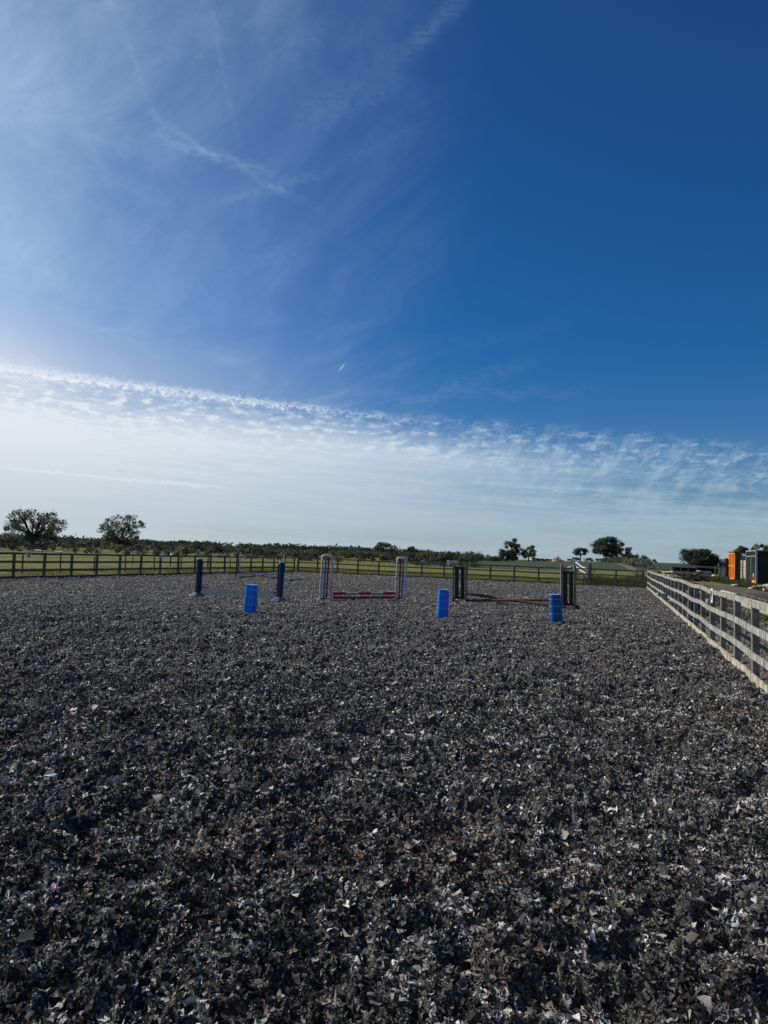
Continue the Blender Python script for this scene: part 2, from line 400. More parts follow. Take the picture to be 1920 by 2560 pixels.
# sheet: rows of y, columns of azimuth; fine near the camera, coarser far away
def build_arena():
    ys = np.concatenate([np.linspace(-8, 1.6, 16), 1.7 * np.exp(np.arange(0, math.log(66 / 1.7), 0.0038))])
    azs = np.radians(np.concatenate([np.linspace(-86, -33, 20), np.linspace(-32.5, 33, 700), np.linspace(33.5, 86, 20)]))
    Y = np.repeat(ys[:, None], len(azs), 1)
    X = np.maximum(Y, 1.6) * np.tan(azs)[None, :]
    XL, XR = xl(Y), xr(Y)
    X = np.minimum(np.maximum(X, XL), XR)
    # far edge
    FY = L_far.y + (R_far.y - L_far.y) * (X - L_far.x) / (R_far.x - L_far.x)
    over = Y > FY
    Yc = np.where(over, FY, Y)
    Xc = np.where(over, np.minimum(np.maximum(X, L_far.x), R_far.x), X)
    Yc = np.where(over, L_far.y + (R_far.y - L_far.y) * (Xc - L_far.x) / (R_far.x - L_far.x), Yc)
    Z = arena_h(Xc, Yc)
    fine = 0.028 * (vnoise(Xc * 38, Yc * 38, 5) - 0.5) + 0.014 * (vnoise(Xc * 90, Yc * 90, 6) - 0.5)
    Z = Z + fine
    V = np.stack([Xc, Yc, Z], -1).reshape(-1, 3)
    ny, nx = len(ys), len(azs)
    i = np.arange(ny - 1)[:, None] * nx + np.arange(nx - 1)[None, :]
    Fc = np.stack([i, i + 1, i + nx + 1, i + nx], -1).reshape(-1, 4)
    p = V[Fc]
    ar = np.abs(np.cross(p[:, 2, :2] - p[:, 0, :2], p[:, 3, :2] - p[:, 1, :2]))
    Fc = Fc[ar > 1e-9]
    m = bpy.data.materials.new('riding_surface'); m.use_nodes = True
    t = m.node_tree; E.nt = t; b = t.nodes['Principled BSDF']
    tcn = t.nodes.new('ShaderNodeTexCoord'); P = E(tcn.outputs['Object'])
    n1 = nz(P, 30, 6, 0.7); n2 = nz(P, 95, 4, 0.7); n3 = nz(P, 1.1, 4, 0.6); n4 = nz(P, 12, 5, 0.65)
    col = mixc(smooth(n1, 0.40, 0.66), (0.024, 0.023, 0.022), (0.11, 0.105, 0.097))
    col = mixc(smooth(n2, 0.52, 0.68), col, (0.34, 0.325, 0.30))
    col = mixc(smooth(n3, 0.60, 0.78) * 0.35, col, (0.20, 0.15, 0.11))
    col = mixc(smooth(n4, 0.42, 0.60) * 0.4, col, (0.045, 0.043, 0.041))
    t.links.new(col.s, b.inputs['Base Color']); b.inputs['Roughness'].default_value = 0.95; b.inputs['Specular IOR Level'].default_value = 0.08
    bp = t.nodes.new('ShaderNodeBump'); bp.inputs['Strength'].default_value = 0.9; bp.inputs['Distance'].default_value = 0.02
    t.links.new((nz(P, 45, 5, 0.7) + nz(P, 14, 4, 0.6)).s, bp.inputs['Height']); t.links.new(bp.outputs[0], b.inputs['Normal'])
    o = npmesh('arena_ground', V, Fc, [m]); tag(o, 'dark shredded rubber and fibre riding surface filling the arena', None, None, 'structure')
build_arena()

# loose shreds and flakes on the surface: one uncountable mass
def ss_(x, a, b):
    t = np.clip((x - a) / (b - a), 0, 1); return t * t * (3 - 2 * t)
def build_chips():
    rng = np.random.default_rng(11)
    m = bpy.data.materials.new('rubber_and_fibre_shreds'); m.use_nodes = True
    t = m.node_tree; E.nt = t; b = t.nodes['Principled BSDF']
    at = t.nodes.new('ShaderNodeAttribute'); at.attribute_name = 'tint'
    tcn = t.nodes.new('ShaderNodeTexCoord'); P = E(tcn.outputs['Object'])
    nn = nz(P, 170, 4, 0.7)
    cc = scalec(E(at.outputs['Color']), smooth(nn, 0.30, 0.72) * 0.95 + 0.45)
    t.links.new(cc.s, b.inputs['Base Color']); b.inputs['Roughness'].default_value = 0.85; b.inputs['Specular IOR Level'].default_value = 0.15
    bp = t.nodes.new('ShaderNodeBump'); bp.inputs['Strength'].default_value = 0.8; bp.inputs['Distance'].default_value = 0.004
    t.links.new(nz(P, 260, 4, 0.7).s, bp.inputs['Height']); t.links.new(bp.outputs[0], b.inputs['Normal'])
    AV, AF, AC = [], [], []; base = 0
    # bands: y0, y1, density per m2, size lo/hi (m), grid nu x nv
    bands = [(1.9, 4.6, 7000, 0.009, 0.072, 7, 3), (4.6, 9.5, 2300, 0.014, 0.084, 6, 3), (9.5, 18.0, 700, 0.025, 0.100, 4, 2), (18.0, 34.0, 290, 0.038, 0.105, 3, 2), (34.0, 66.0, 110, 0.05, 0.12, 2, 2)]
    for (y0, y1, dens_, s0, s1, nu, nv_) in bands:
        w0, w1 = 0.64 * y0 + 0.5, 0.64 * y1 + 0.5
        area = (w1 + w0) * (y1 - y0); n = int(area * dens_)
        y = np.sqrt(rng.uniform(y0 ** 2, y1 ** 2, n)); x = rng.uniform(-1, 1, n) * (0.64 * y + 0.5)
        ok = (x > xl(y) + 0.1) & (x < xr(y) - 0.08) & (y < L_far.y + (R_far.y - L_far.y) * (x - L_far.x) / (R_far.x - L_far.x) - 0.1)
        x, y = x[ok], y[ok]; n = len(x)
        size = s0 + (s1 - s0) * rng.beta(1.1, 4.2, n)
        size = np.where(rng.random(n) < (0.025 if y0 < 8 else 0.0), rng.uniform(0.5, 1.1, n) * s1, size)
        asp = np.exp(rng.normal(-1.15, 0.55, n)).clip(0.10, 0.9)     # slivers to flakes
        L = size; Wd = size * asp; th = size * 0.16
        u = np.linspace(-1, 1, nu + 0) if nu > 1 else np.array([0.0]); v = np.linspace(-1, 1, nv_)
        UU, VV = np.meshgrid(u, v, indexing='ij'); UU = UU.ravel(); VV = VV.ravel(); K = len(UU)
        curl = rng.normal(-0.12, 0.45, (n, 1)); twist = rng.normal(0, 0.35, (n, 1)); curl2 = rng.normal(0, 0.45, (n, 1)); bend = rng.normal(0, 0.8, (n, 1)); wav = rng.normal(0, 0.28, (n, 1)); wph = rng.uniform(0, 6.28, (n, 1))
        taper = rng.uniform(0.3, 1.0, (n, 1))
        ju = rng.normal(0, 0.05, (n, K)); jv = rng.normal(0, 0.12, (n, K)); jz = rng.normal(0, 0.07, (n, K))
        lx = (UU[None] + ju) * L[:, None] * 0.5
        ly = (VV[None] * (1 - (1 - taper) * (UU[None] + 1) / 2) * (1 - 0.62 * UU[None] ** 4) + jv) * Wd[:, None] * 0.5 + bend * (UU[None] ** 2 - 0.3) * L[:, None] * 0.35
        lz = (curl * UU[None] ** 2 + wav * np.sin(UU[None] * 4.2 + wph) + twist * UU[None] * VV[None] + curl2 * VV[None] ** 2 * 0.6 + jz) * 0.5 * L[:, None] * 0.8
        if y0 > 9: lz = lz * 0.6
        P3 = np.stack([lx, ly, lz], -1)
        # orientation: mostly lying, with a share standing up
        yaw = rng.uniform(0, 2 * np.pi, n); tilt = np.abs(rng.normal(0, 0.42, n)); tilt = np.where(rng.random(n) < 0.13, rng.uniform(0.6, 1.3, n), tilt)
        if y0 > 9: tilt = tilt * 0.75
        tdir = rng.uniform(0, 2 * np.pi, n)
        cy, sy = np.cos(yaw), np.sin(yaw)
        X1 = P3[..., 0] * cy[:, None] - P3[..., 1] * sy[:, None]; Y1 = P3[..., 0] * sy[:, None] + P3[..., 1] * cy[:, None]; Z1 = P3[..., 2]
        kx, ky = np.cos(tdir)[:, None], np.sin(tdir)[:, None]; c_, s_ = np.cos(tilt)[:, None], np.sin(tilt)[:, None]
        dot = kx * X1 + ky * Y1
        X2 = X1 * c_ + ky * Z1 * s_ + kx * dot * (1 - c_)
        Y2 = Y1 * c_ - kx * Z1 * s_ + ky * dot * (1 - c_)
        Z2 = Z1 * c_ + (kx * Y1 - ky * X1) * s_
        z0 = arena_h(x, y) + size * rng.uniform(0.05, 0.40 if y0 < 9 else 0.2, n) + 0.004
        V = np.stack([X2 + x[:, None], Y2 + y[:, None], Z2 + z0[:, None]], -1).reshape(-1, 3)
        g = np.arange(K).reshape(nu, nv_)
        q = np.stack([g[:-1, :-1], g[1:, :-1], g[1:, 1:], g[:-1, 1:]], -1).reshape(-1, 4)
        Fc = (np.arange(n)[:, None, None] * K + q[None]).reshape(-1, 4) + base
        base += n * K
        r = rng.random(n)
        val = np.exp(rng.normal(-2.50 + 0.72 * min(1, (y0 - 1.9) / 14), 0.90, n)).clip(0, 0.60)  # paler with distance: dust plus sunlit chip sides put into the colour
        tint = np.stack([val * 1.06, val * 0.985, val * 0.86], -1)
        sel = r < 0.17; k = sel.sum(); tint[sel] = (rng.uniform(0.20, 0.46, k))[:, None] * np.array([1.04, 0.97, 0.87])
        sel = (r > 0.17) & (r < 0.20); k = sel.sum(); tint[sel] = (rng.uniform(0.46, 0.60, k))[:, None] * np.array([1.03, 0.97, 0.88])
        sel = (r > 0.185) & (r < 0.205); tint[sel] = (0.27, 0.19, 0.20)
        sel = (r > 0.205) & (r < 0.208); tint[sel] = (0.26, 0.20, 0.06)
        sel = (r > 0.213) & (r < 0.2145); tint[sel] = (0.30, 0.17, 0.10)
        sel = (r > 0.219) & (r < 0.2198); tint[sel] = (0.03, 0.06, 0.14)
        cl = 0.50 + 1.40 * ss_(vnoise(x * 8.0, y * 8.0, 51), 0.30, 0.72) * (0.4 + 0.9 * vnoise(x * 21.0, y * 21.0, 52)) + 0.25 * vnoise(x * 1.3, y * 1.3, 53)
        tint = np.minimum(tint * cl[:, None], 0.58)
        brown = vnoise(x * 0.5, y * 0.5, 31) * vnoise(x * 1.7, y * 1.7, 32)
        bq = brown + 0.25 * np.exp(-((x - 3.2) / 2.2) ** 2 - ((y - 11.8) / 1.6) ** 2) + 0.12 * np.exp(-((x + 1.6) / 1.2) ** 2 - ((y - 7.6) / 0.6) ** 2)
        bm = (bq > 0.44) & (rng.random(n) < 0.35)
        tint[bm] = tint[bm] * 0.5 + np.array([0.16, 0.115, 0.085])
        AV.append(V); AF.append(Fc); AC.append(np.repeat(np.concatenate([tint, np.ones((n, 1))], 1), K, 0))
    o = npmesh('rubber_chips', np.concatenate(AV), np.concatenate(AF), [m], color=np.concatenate(AC), smooth_=True)
    tag(o, 'loose dark and pale shreds of rubber and carpet fibre over the arena', None, None, 'stuff')
    print('CHIPS', sum(len(a) for a in AV))
build_chips()

# ------------------------------------------------------------------ terrain around
def ss(x, a, b):
    t = np.clip((x - a) / (b - a), 0, 1); return t * t * (3 - 2 * t)
def H(x, y):
    x = np.asarray(x, dtype=float); y = np.asarray(y, dtype=float)
    r = np.hypot(x, y); a = np.degrees(np.arctan2(x, y))
    z = 2.15 * ss(a, 3, 21) * ss(r, 95, 300) - 5.0 * ss(r, 320, 520) * ss(a, 2, 9)
    z = z + 9.0 * ss(a, -8, -22) * ss(r, 900, 2400) + 3.0 * ss(r, 1500, 3000)
    z = z + ss(r, 90, 200) * 0.25 * (vnoise(x * 0.02, y * 0.02, 9) - 0.5)
    z = z + ss(r, 10, 30) * 0.05 * (vnoise(x * 0.4, y * 0.4, 10) - 0.5)
    return z
def Hs(x, y): return float(H(x, y))
def side_right(x, y):     # signed distance to the right fence line, + = yard side
    d = (R_far - R_near).normalized(); return (x - R_near.x) * d.y - (y - R_near.y) * d.x
def side_far(x, y):
    d = (R_far - L_far).normalized(); return -(x - L_far.x) * d.y + (y - L_far.y) * d.x
def side_left(x, y):
    d = (L_far - L_near).normalized(); return -((x - L_near.x) * d.y - (y - L_near.y) * d.x)
def build_terrain():
    azs = np.radians(np.concatenate([np.linspace(-180, -38, 30)[:-1], np.linspace(-38, 38, 420), np.linspace(38, 180, 30)[1:]]))
    rs = np.concatenate([[1.0], 6 * np.exp(np.arange(0, math.log(6000 / 6), 0.018))])
    A, Rr = np.meshgrid(azs, rs, indexing='ij')
    X = Rr * np.sin(A); Y = Rr * np.cos(A)
    inside = (side_right(X, Y) < 0) & (side_far(X, Y) < 0) & (side_left(X, Y) < 0)
    Z = H(X, Y) - 0.0
    Z = np.where(inside, -0.14, Z)
    V = np.stack([X, Y, Z], -1).reshape(-1, 3)
    na, nr = len(azs), len(rs)
    i = np.arange(na - 1)[:, None] * nr + np.arange(nr - 1)[None, :]
    Fc = np.stack([i, i + nr, i + nr + 1, i + 1], -1).reshape(-1, 4)
    c_ = V[Fc].mean(1); cx, cy = c_[:, 0], c_[:, 1]
    r = np.hypot(cx, cy); a = np.degrees(np.arctan2(cx, cy))
    ins = (side_right(cx, cy) < -1.2) & (side_far(cx, cy) < -1.5) & (side_left(cx, cy) < -1.2)
    yard = (side_right(cx, cy) > -1.2) & (side_right(cx, cy) < 11 + 3 * vnoise(cx * 0.2, cy * 0.2, 4)) & (r < 70)
    yard = yard | ((a > 24.0) & (side_right(cx, cy) > 7) & (r < 110) & (a < 90) & (vnoise(cx * 0.15, cy * 0.15, 41) > 0.02))
    crop = (a > 2.5) & (r > 118 + 14 * (a > 16)) & (r < 330) & (a < 40)
    far_ = r > 330
    pad = ~(ins | yard | crop | far_)
    M['yard'] = pmat('yard_dirt', (0.155, 0.125, 0.095), 0.95, (0.075, 0.066, 0.058), 1.6, bump=0.8, bscale=14, col3=(0.055, 0.080, 0.024), scale3=0.5, spec=0.04)
    M['grass'] = pmat('paddock_grass', (0.150, 0.148, 0.040), 0.95, (0.100, 0.105, 0.030), 0.35, bump=0.7, bscale=5, detail=9, col3=(0.17, 0.15, 0.058), scale3=0.12, spec=0.04)
    M['crop'] = pmat('green_crop', (0.058, 0.076, 0.044), 0.95, (0.048, 0.066, 0.040), 0.06, bump=0.3, bscale=4, spec=0.04)
    M['farland'] = pmat('far_farmland', (0.075, 0.095, 0.045), 0.95, (0.05, 0.065, 0.035), 0.006, spec=0.04)
    for nm, mask, mt, lb in (('yard_ground', yard, M['yard'], 'rough dirt and weedy ground of the yard right of the fence'),
                             ('crop_field', crop, M['crop'], 'smooth dark green crop field rising to the right'),
                             ('paddock_ground', pad, M['grass'], 'yellow green grazed grass beyond the arena fence'),
                             ('hills', far_, M['farland'], 'distant farmland behind the hedges')):
        f = Fc[mask]
        used, inv = np.unique(f, return_inverse=True)
        o = npmesh(nm, V[used], inv.reshape(f.shape), [mt], smooth_=True); tag(o, lb, None, None, 'structure')
build_terrain()

# ------------------------------------------------------------------ fences
RAILS = (1.12, 0.75, 0.37)
def post_mb(h, w, d, rnd, lean=0.02):
    b = MB(); t = rnd.uniform(-lean, lean), rnd.uniform(-lean, lean)
    b.box((0, 0, 0), (w, d, h + 0.15), jit=0.004, rnd=rnd)
    b.v = [(x + t[0] * (z + h / 2), y + t[1] * (z + h / 2), z + h / 2 - 0.075) for x, y, z in b.v]
    return b
def rail_fence(name, a, b, inner, label, posts_h, rail_mat, post_mat, board_mat, rails_inside, seed, step=1.8, cat='fence', wires=(), tall=(), board=0.13):
    rnd = random.Random(seed)
    root = thing(name, a, label, cat)
    d = (b - a); Ln = d.length; dn = d.normalized(); n = round(Ln / step)
    inn = Vector((inner[0], inner[1], 0)).normalized()
    ang = math.atan2(dn.y, dn.x)
    R = Matrix.Rotation(ang, 3, 'Z')
    off = 0.07 if rails_inside else -0.07
    for i in range(n + 1):
        p = dn * (Ln * i / n)
        w = 0.11
        h = posts_h + rnd.uniform(-0.02, 0.02)
        for (k, hh) in tall:
            if k == i: h = hh; w = 0.15
        pb = post_mb(h, w, 0.10, rnd, 0.012); pb.v = [tuple(R @ Vector(q)) for q in pb.v]
        o = pb.build('post', post_mat, root, p, bevel=0.006)
    # rails: boards two bays long
    hoff = [rnd.uniform(-0.025, 0.025) for _ in range(n + 2)]
    for zc in RAILS:
        rb = MB(); i = 0 
        while i < n:
            j = min(i + 2, n)
            for q in range(i, j):
                A_ = dn * (Ln * q / n) + inn * off + Vector((0, 0, zc + hoff[q])); B_ = dn * (Ln * (q + 1) / n) + inn * off + Vector((0, 0, zc + hoff[q + 1]))
                g0 = 0.004 if q == i else 0; g1 = 0.004 if q == j - 1 else 0
                rb.beam(A_ + dn * g0, B_ - dn * g1, 0.038, 0.094, segs=3, wob=0.005, rnd=rnd)
            i = j
        rb.build('rail', rail_mat, root)
    kb = MB()
    for q in range(n):
        A_ = dn * (Ln * q / n + 0.006) + inn * 0.085 + Vector((0, 0, board / 2 - 0.02 + rnd.uniform(-0.012, 0.012))); B_ = dn * (Ln * (q + 1) / n) + inn * 0.085 + Vector((0, 0, board / 2 - 0.02 + rnd.uniform(-0.012, 0.012)))
        kb.beam(A_, B_, 0.035, board, segs=3, wob=0.006, rnd=rnd)
    kb.build('kick_board', board_mat, root)
    for zc in wires:
        wb = MB(); wb.tube([dn * (Ln * i / n) - inn * 0.06 + Vector((0, 0, zc + rnd.uniform(-0.01, 0.01))) for i in range(n + 1)], 0.010, 5)
        wb.build('wire', M['wire'], root)
    return root, dn, Ln, n
inR = Vector((-(R_far - R_near).y, (R_far - R_near).x, 0))
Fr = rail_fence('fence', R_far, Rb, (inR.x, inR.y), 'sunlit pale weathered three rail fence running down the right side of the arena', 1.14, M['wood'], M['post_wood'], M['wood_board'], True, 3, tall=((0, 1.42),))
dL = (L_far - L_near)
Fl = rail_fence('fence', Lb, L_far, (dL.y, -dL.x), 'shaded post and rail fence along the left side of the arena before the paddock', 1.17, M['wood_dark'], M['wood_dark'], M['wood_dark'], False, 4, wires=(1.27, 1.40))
dF = (R_far - L_far)
Fd0 = L_far + dF.normalized() * 0.35; Fd1 = R_far - dF.normalized() * 0.35
nF = round((Fd1 - Fd0).length / 1.8)
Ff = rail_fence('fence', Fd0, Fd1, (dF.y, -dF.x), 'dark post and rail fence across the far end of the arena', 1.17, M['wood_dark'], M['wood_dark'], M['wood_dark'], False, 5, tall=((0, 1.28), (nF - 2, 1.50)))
# corner post of the left and far fences belongs to the far fence
rnd = random.Random(8)

# letter plates
def marker(letter, pos, nrm, label, size=0.26, tilt=0.0, group=None):
    ang = math.atan2(nrm[1], nrm[0]) + math.pi / 2
    t = thing('arena_marker', pos, label, 'letter sign', rz=ang)
    b = MB(); b.box((0, 0, 0), (size * 0.78, 0.012, size * 1.1)); p = b.build('plate', M['plate'], t, bevel=0.003)
    cu = bpy.data.curves.new('letter', 'FONT'); cu.body = letter; cu.size = size * 0.95; cu.align_x = 'CENTER'; cu.align_y = 'CENTER'; cu.extrude = 0.002; cu.offset = 0.006
    tmp = bpy.data.objects.new('tmp', cu); COL.objects.link(tmp); bpy.context.view_layer.update()
    me = bpy.data.meshes.new_from_object(tmp.evaluated_get(bpy.context.evaluated_depsgraph_get()))
    COL.objects.unlink(tmp); bpy.data.objects.remove(tmp); me.name = 'letter'; me.materials.clear(); me.materials.append(M['letter'])
    lo_ = bpy.data.objects.new('letter', me); COL.objects.link(lo_); lo_.parent = t
    lo_.rotation_euler = (rad(90), 0, 0); lo_.location = (0, -0.010, 0)
    t.rotation_euler[1] = tilt
    return t
def on_line(a, b, px, inn, z, off=0.07):
    # point on the fence line seen in column px
    best = None
    for i in range(4001):
        p = a + (b - a) * (i / 4000)
        v = RC.transposed() @ Vector((p.x, p.y, p.z + z - CAM_H))
        if v.z >= -0.1: continue
        q = 960 + F * v.x / -v.z
        if best is None or abs(q - px) < best[0]: best = (abs(q - px), p.copy())
    p = best[1]; p.z = z
    return p + Vector(inn).normalized() * off
innL = Vector((dL.y, -dL.x, 0)); innF = Vector((dF.y, -dF.x, 0)); innR = inR
marker('E', on_line(Lb, L_far, 69, innL, 1.06, 0.065), innL.normalized(), 'white plate with black letter E on a left fence post', 0.27)
marker('S', on_line(Lb, L_far, 402, innL, 1.06, 0.065), innL.normalized(), 'tilted white plate with black letter S on the left fence beside the white dome', 0.25, 0.2)
marker('H', on_line(Lb, L_far, 611, innL, 1.06, 0.065), innL.normalized(), 'pale plate with black letter H near the far left corner of the fence', 0.25)
marker('C', on_line(L_far, R_far, 1122, innF, 1.22, 0.065), innF.normalized(), 'white plate with black letter C on the middle of the far fence', 0.30)
marker('P', on_line(Rb, R_far, 1793, innR, 1.03, 0.10), innR.normalized(), 'white plate with black letter P nailed on the right fence', 0.27)

# ------------------------------------------------------------------ jump equipment
def pole(name, a, b, r, mats, bands, label, cat='jump pole', group=None):
    """straight round pole with painted bands; one mesh"""
    a, b = Vector(a), Vector(b); mb = MB(); n = len(bands); d = b - a
    for i, k in enumerate(bands):
        mb.tube([d * (i / n), d * ((i + 1) / n)], r, 14, k, caps=(i in (0, n - 1)))
    o = mb.build(name, mats, None, a, smooth_=True); return tag(o, label, cat, group)
# A: navy stands with wavy plank
def navy_stand(pos, label, cups_dir, lean, h=1.27, base=True, light=False):
    t = thing('jump_stand', pos, label, 'jump stand', 'navy round jump stands', ry=lean, rz=0.0)
    b = MB(); b.tube([(0, 0, 0.10), (0, 0, h)], [0.088, 0.100], 24); b.build('pillar', M['pale_blue'] if light else M['navy'], t, smooth_=True)
    b = MB(); b.tube([(0, 0, h), (0, 0, h + 0.012)], [0.106, 0.098], 24); b.build('cap', M['rim_blue'] if light else M['white'], t, smooth_=True)
    if base:
        b = MB(); b.tube([(0, 0, 0.0), (0, 0, 0.02), (0, 0, 0.135)], [0.30, 0.30, 0.115], 8); b.build('base', M['navy_gloss'], t)
    b = MB(); b.box((cups_dir * 0.108, -0.02, h * 0.53), (0.022, 0.05, h * 0.84))
    for k in range(13): b.box((cups_dir * 0.123, -0.02, 0.20 + k * 0.078), (0.018, 0.036, 0.026))
    b.build('cup_track', M['navy'], t)
    return t
sA = G(493, 1491); sB = G(699, 1503)
navy_stand(sA, 'dark navy round jump stand left of the wavy white plank', 1, rad(1.2))
navy_stand(sB, 'dark navy round jump stand right of the wavy white plank', -1, rad(1.4))
dp = (sB - sA); L_ = dp.length - 0.30
t = thing('wavy_plank', sA + dp.normalized() * 0.15, 'long white wavy topped plank hung between the two navy jump stands', 'jump plank', rz=math.atan2(dp.y, dp.x))
mb = MB(); n = 72; top = []; bot = []
for i in range(n + 1):
    u_ = i / n; x = 0.05 + (L_ - 0.08) * u_
    zt = 0.315 + 0.024 * math.cos(2 * math.pi * (u_ * 3.6 - 0.30)) - 0.022 * u_
    zb = 0.135 - 0.010 * u_
    for (yy, z) in ((-0.016, zb), (-0.016, zt), (0.016, zt), (0.016, zb)): mb.v.append((x, yy, z))
for i in range(n):
    o = 4 * i
    for k in range(4): mb.f.append((o + k, o + (k + 1) % 4, o + 4 + (k + 1) % 4, o + 4 + k)); mb.m.append(0)
mb.f.append((3, 2, 1, 0)); mb.m.append(0); e = 4 * n; mb.f.append((e, e + 1, e + 2, e + 3)); mb.m.append(0)
mb.build('plank', M['white_paint'], t)
for x0, x1, z in ((-0.03, 0.26, 0.318), (L_ - 0.27, L_ + 0.03, 0.293)):
    b = MB(); b.box(((x0 + x1) / 2, -0.024, z), (x1 - x0, 0.012, 0.022)); xe = x0 + 0.05 if x0 < 0 else x1 - 0.05
    b.box((xe, -0.024, z - 0.07), (0.022, 0.012, 0.12)); b.build('bracket', M['black'], t)

# C: white plastic wings
def white_wing(pos, label, flip, lean, w=0.33, h=1.60, rz=0.0):
    t = thing('jump_wing', pos, label, 'jump wing', 'white plastic jump wings', ry=lean, rz=rz)
    for s in (-1, 1):
        b = MB(); b.tube([(s * w / 2, 0, 0.04), (s * w / 2, 0, h - 0.19)], 0.037, 14); b.build('leg', M['white'], t, smooth_=True)
        b = MB(); b.tube([(s * w / 2, 0, h - 0.20), (s * w / 2, 0, h - 0.15)], [0.050, 0.028], 12); b.build('collar', M['white'], t, smooth_=True)
        b = MB(); b.box((s * w / 2, -0.0, 0.035), (0.05, 0.46, 0.05)); b.box((s * w / 2 - 0.06, -0.17, 0.03), (0.16, 0.045, 0.045), Matrix.Rotation(rad(35 * s), 3, 'Z')); b.build('foot', M['white'], t)
        for (q_, z_) in ((0.07, 0.78 - (0.05 if s > 0 else 0)), (0.05, 0.20)):
            b = MB(); b.box((s * w / 2 - 0.048, -0.01, z_), (q_, 0.05, 0.04)); b.build('pole_cup', M['white'], t)
    pts = []; r = 0.085; x0 = w / 2 
    for k in range(9):
        a = math.pi - k * math.pi / 16; pts.append((-x0 + r + r * math.cos(a), 0, h - 0.15 + r * math.sin(a)))
    for k in range(9):
        a = math.pi / 2 - k * math.pi / 16; pts.append((x0 - r + r * math.cos(a), 0, h - 0.15 + r * math.sin(a)))
    b = MB(); b.tube(pts, 0.052, 14); b.build('top_bend', M['white'], t, smooth_=True)
    b = MB(); b.tube([(-0.055 * flip, 0, 0.05), (-0.055 * flip, 0, h - 0.06)], 0.032, 12); b.build('blue_bar', M['blue_bar'], t, smooth_=True)
    b = MB(); b.tube([(0.045 * flip, 0, 0.05), (0.045 * flip, 0, h - 0.06)], 0.030, 12); b.build('red_bar', M['red_bar'], t, smooth_=True)
    b = MB(); b.box((0, 0, 0.05), (w, 0.04, 0.04)); b.build('cross_bar', M['black'], t)
    return t
cA = G(812, 1500); cB = G(1000, 1500)
white_wing(cA, 'white plastic jump wing with blue and red bars, left of the red striped poles', 1, rad(1.6), 0.35)
white_wing(cB, 'white plastic jump wing with red and blue bars, right of the red striped poles', -1, rad(1.0), 0.33)
q0 = G(831, 1500); q1 = G(986, 1499.5)
pole('jump_pole', q0 + Vector((0, 0, 0.225)), q1 + Vector((0, 0, 0.235)), 0.047, [M['maroon'], M['white_paint']], (0, 1, 0, 1, 0), 'upper pole in dark red and white bands between the white wings', group='banded poles of the white wing jump')
pole('jump_pole', q0 + Vector((0, 0, 0.085)), q1 + Vector((0, 0, 0.09)), 0.045, [M['maroon'], M['green_pole']], (0, 1, 0, 1, 0), 'lower pole in dark red and green bands between the white wings', group='banded poles of the white wing jump')

# B: back cross-pole jump at the far left
def post_stand(pos, label, hd, hw, dxw, foot):
    t = thing('jump_stand', pos, label, 'jump stand', 'post stands of the cross pole jump', ry=rad(1.4))
    b = MB(); b.box((0, 0, hd / 2), (0.075, 0.075, hd)); b.build('post', M['navy_pole'], t, bevel=0.005)
    b = MB(); b.tube([(dxw, 0, 0.02), (dxw, 0, hw)], 0.036, 12); b.build('upright', M['white'], t, smooth_=True)
    b = MB(); b.box((dxw - 0.10, -0.1, 0.03), (0.46, 0.07, 0.05)); b.box((0, 0, 0.03), (0.09, 0.55, 0.06)); b.build('foot', M['white'], t)
    for k in range(5):
        b = MB(); b.box((0.05 if dxw > 0 else -0.05, -0.045, 0.25 + k * 0.17), (0.04, 0.02, 0.02)); b.build('cup', M['black'], t)
    return t
bA = G(589, 1445); bB = G(700, 1449)
post_stand(bA, 'slim white upright with dark post, left end of blue and yellow cross poles', 1.12, 1.50, 0.18, 1)
post_stand(bB, 'far jump stand with dark post and slim white upright behind the right navy stand', 1.10, 1.50, 0.16, -1)
db = (bB - bA).normalized()
pole('jump_pole', bA + db * 0.02 + Vector((0, -0.08, 0.37)), bB - db * 0.10 + Vector((0, -0.08, 0.06)), 0.043, [M['navy_pole'], M['yellow_pole'], M['pale_blue']], (0, 2, 1, 2, 1, 2, 0), 'blue and yellow banded pole sloping down to the right at the far left jump', group='blue and yellow cross poles')
pole('jump_pole', bA + db * 0.25 + Vector((0, -0.18, 0.05)), bB - db * 0.04 + Vector((0, -0.16, 0.37)), 0.043, [M['navy_pole'], M['yellow_pole'], M['pale_blue']], (0, 1, 0, 2, 1, 2, 2), 'blue and yellow banded pole sloping up to the right at the far left jump', group='blue and yellow cross poles')
pole('jump_pole', G(711, 1450.5, 0.05), G(753, 1449, 0.05), 0.045, [M['white_paint'], M['navy_pole']], (0, 0, 1, 0, 0, 1), 'white pole with dark bands lying on the ground behind the right navy stand')

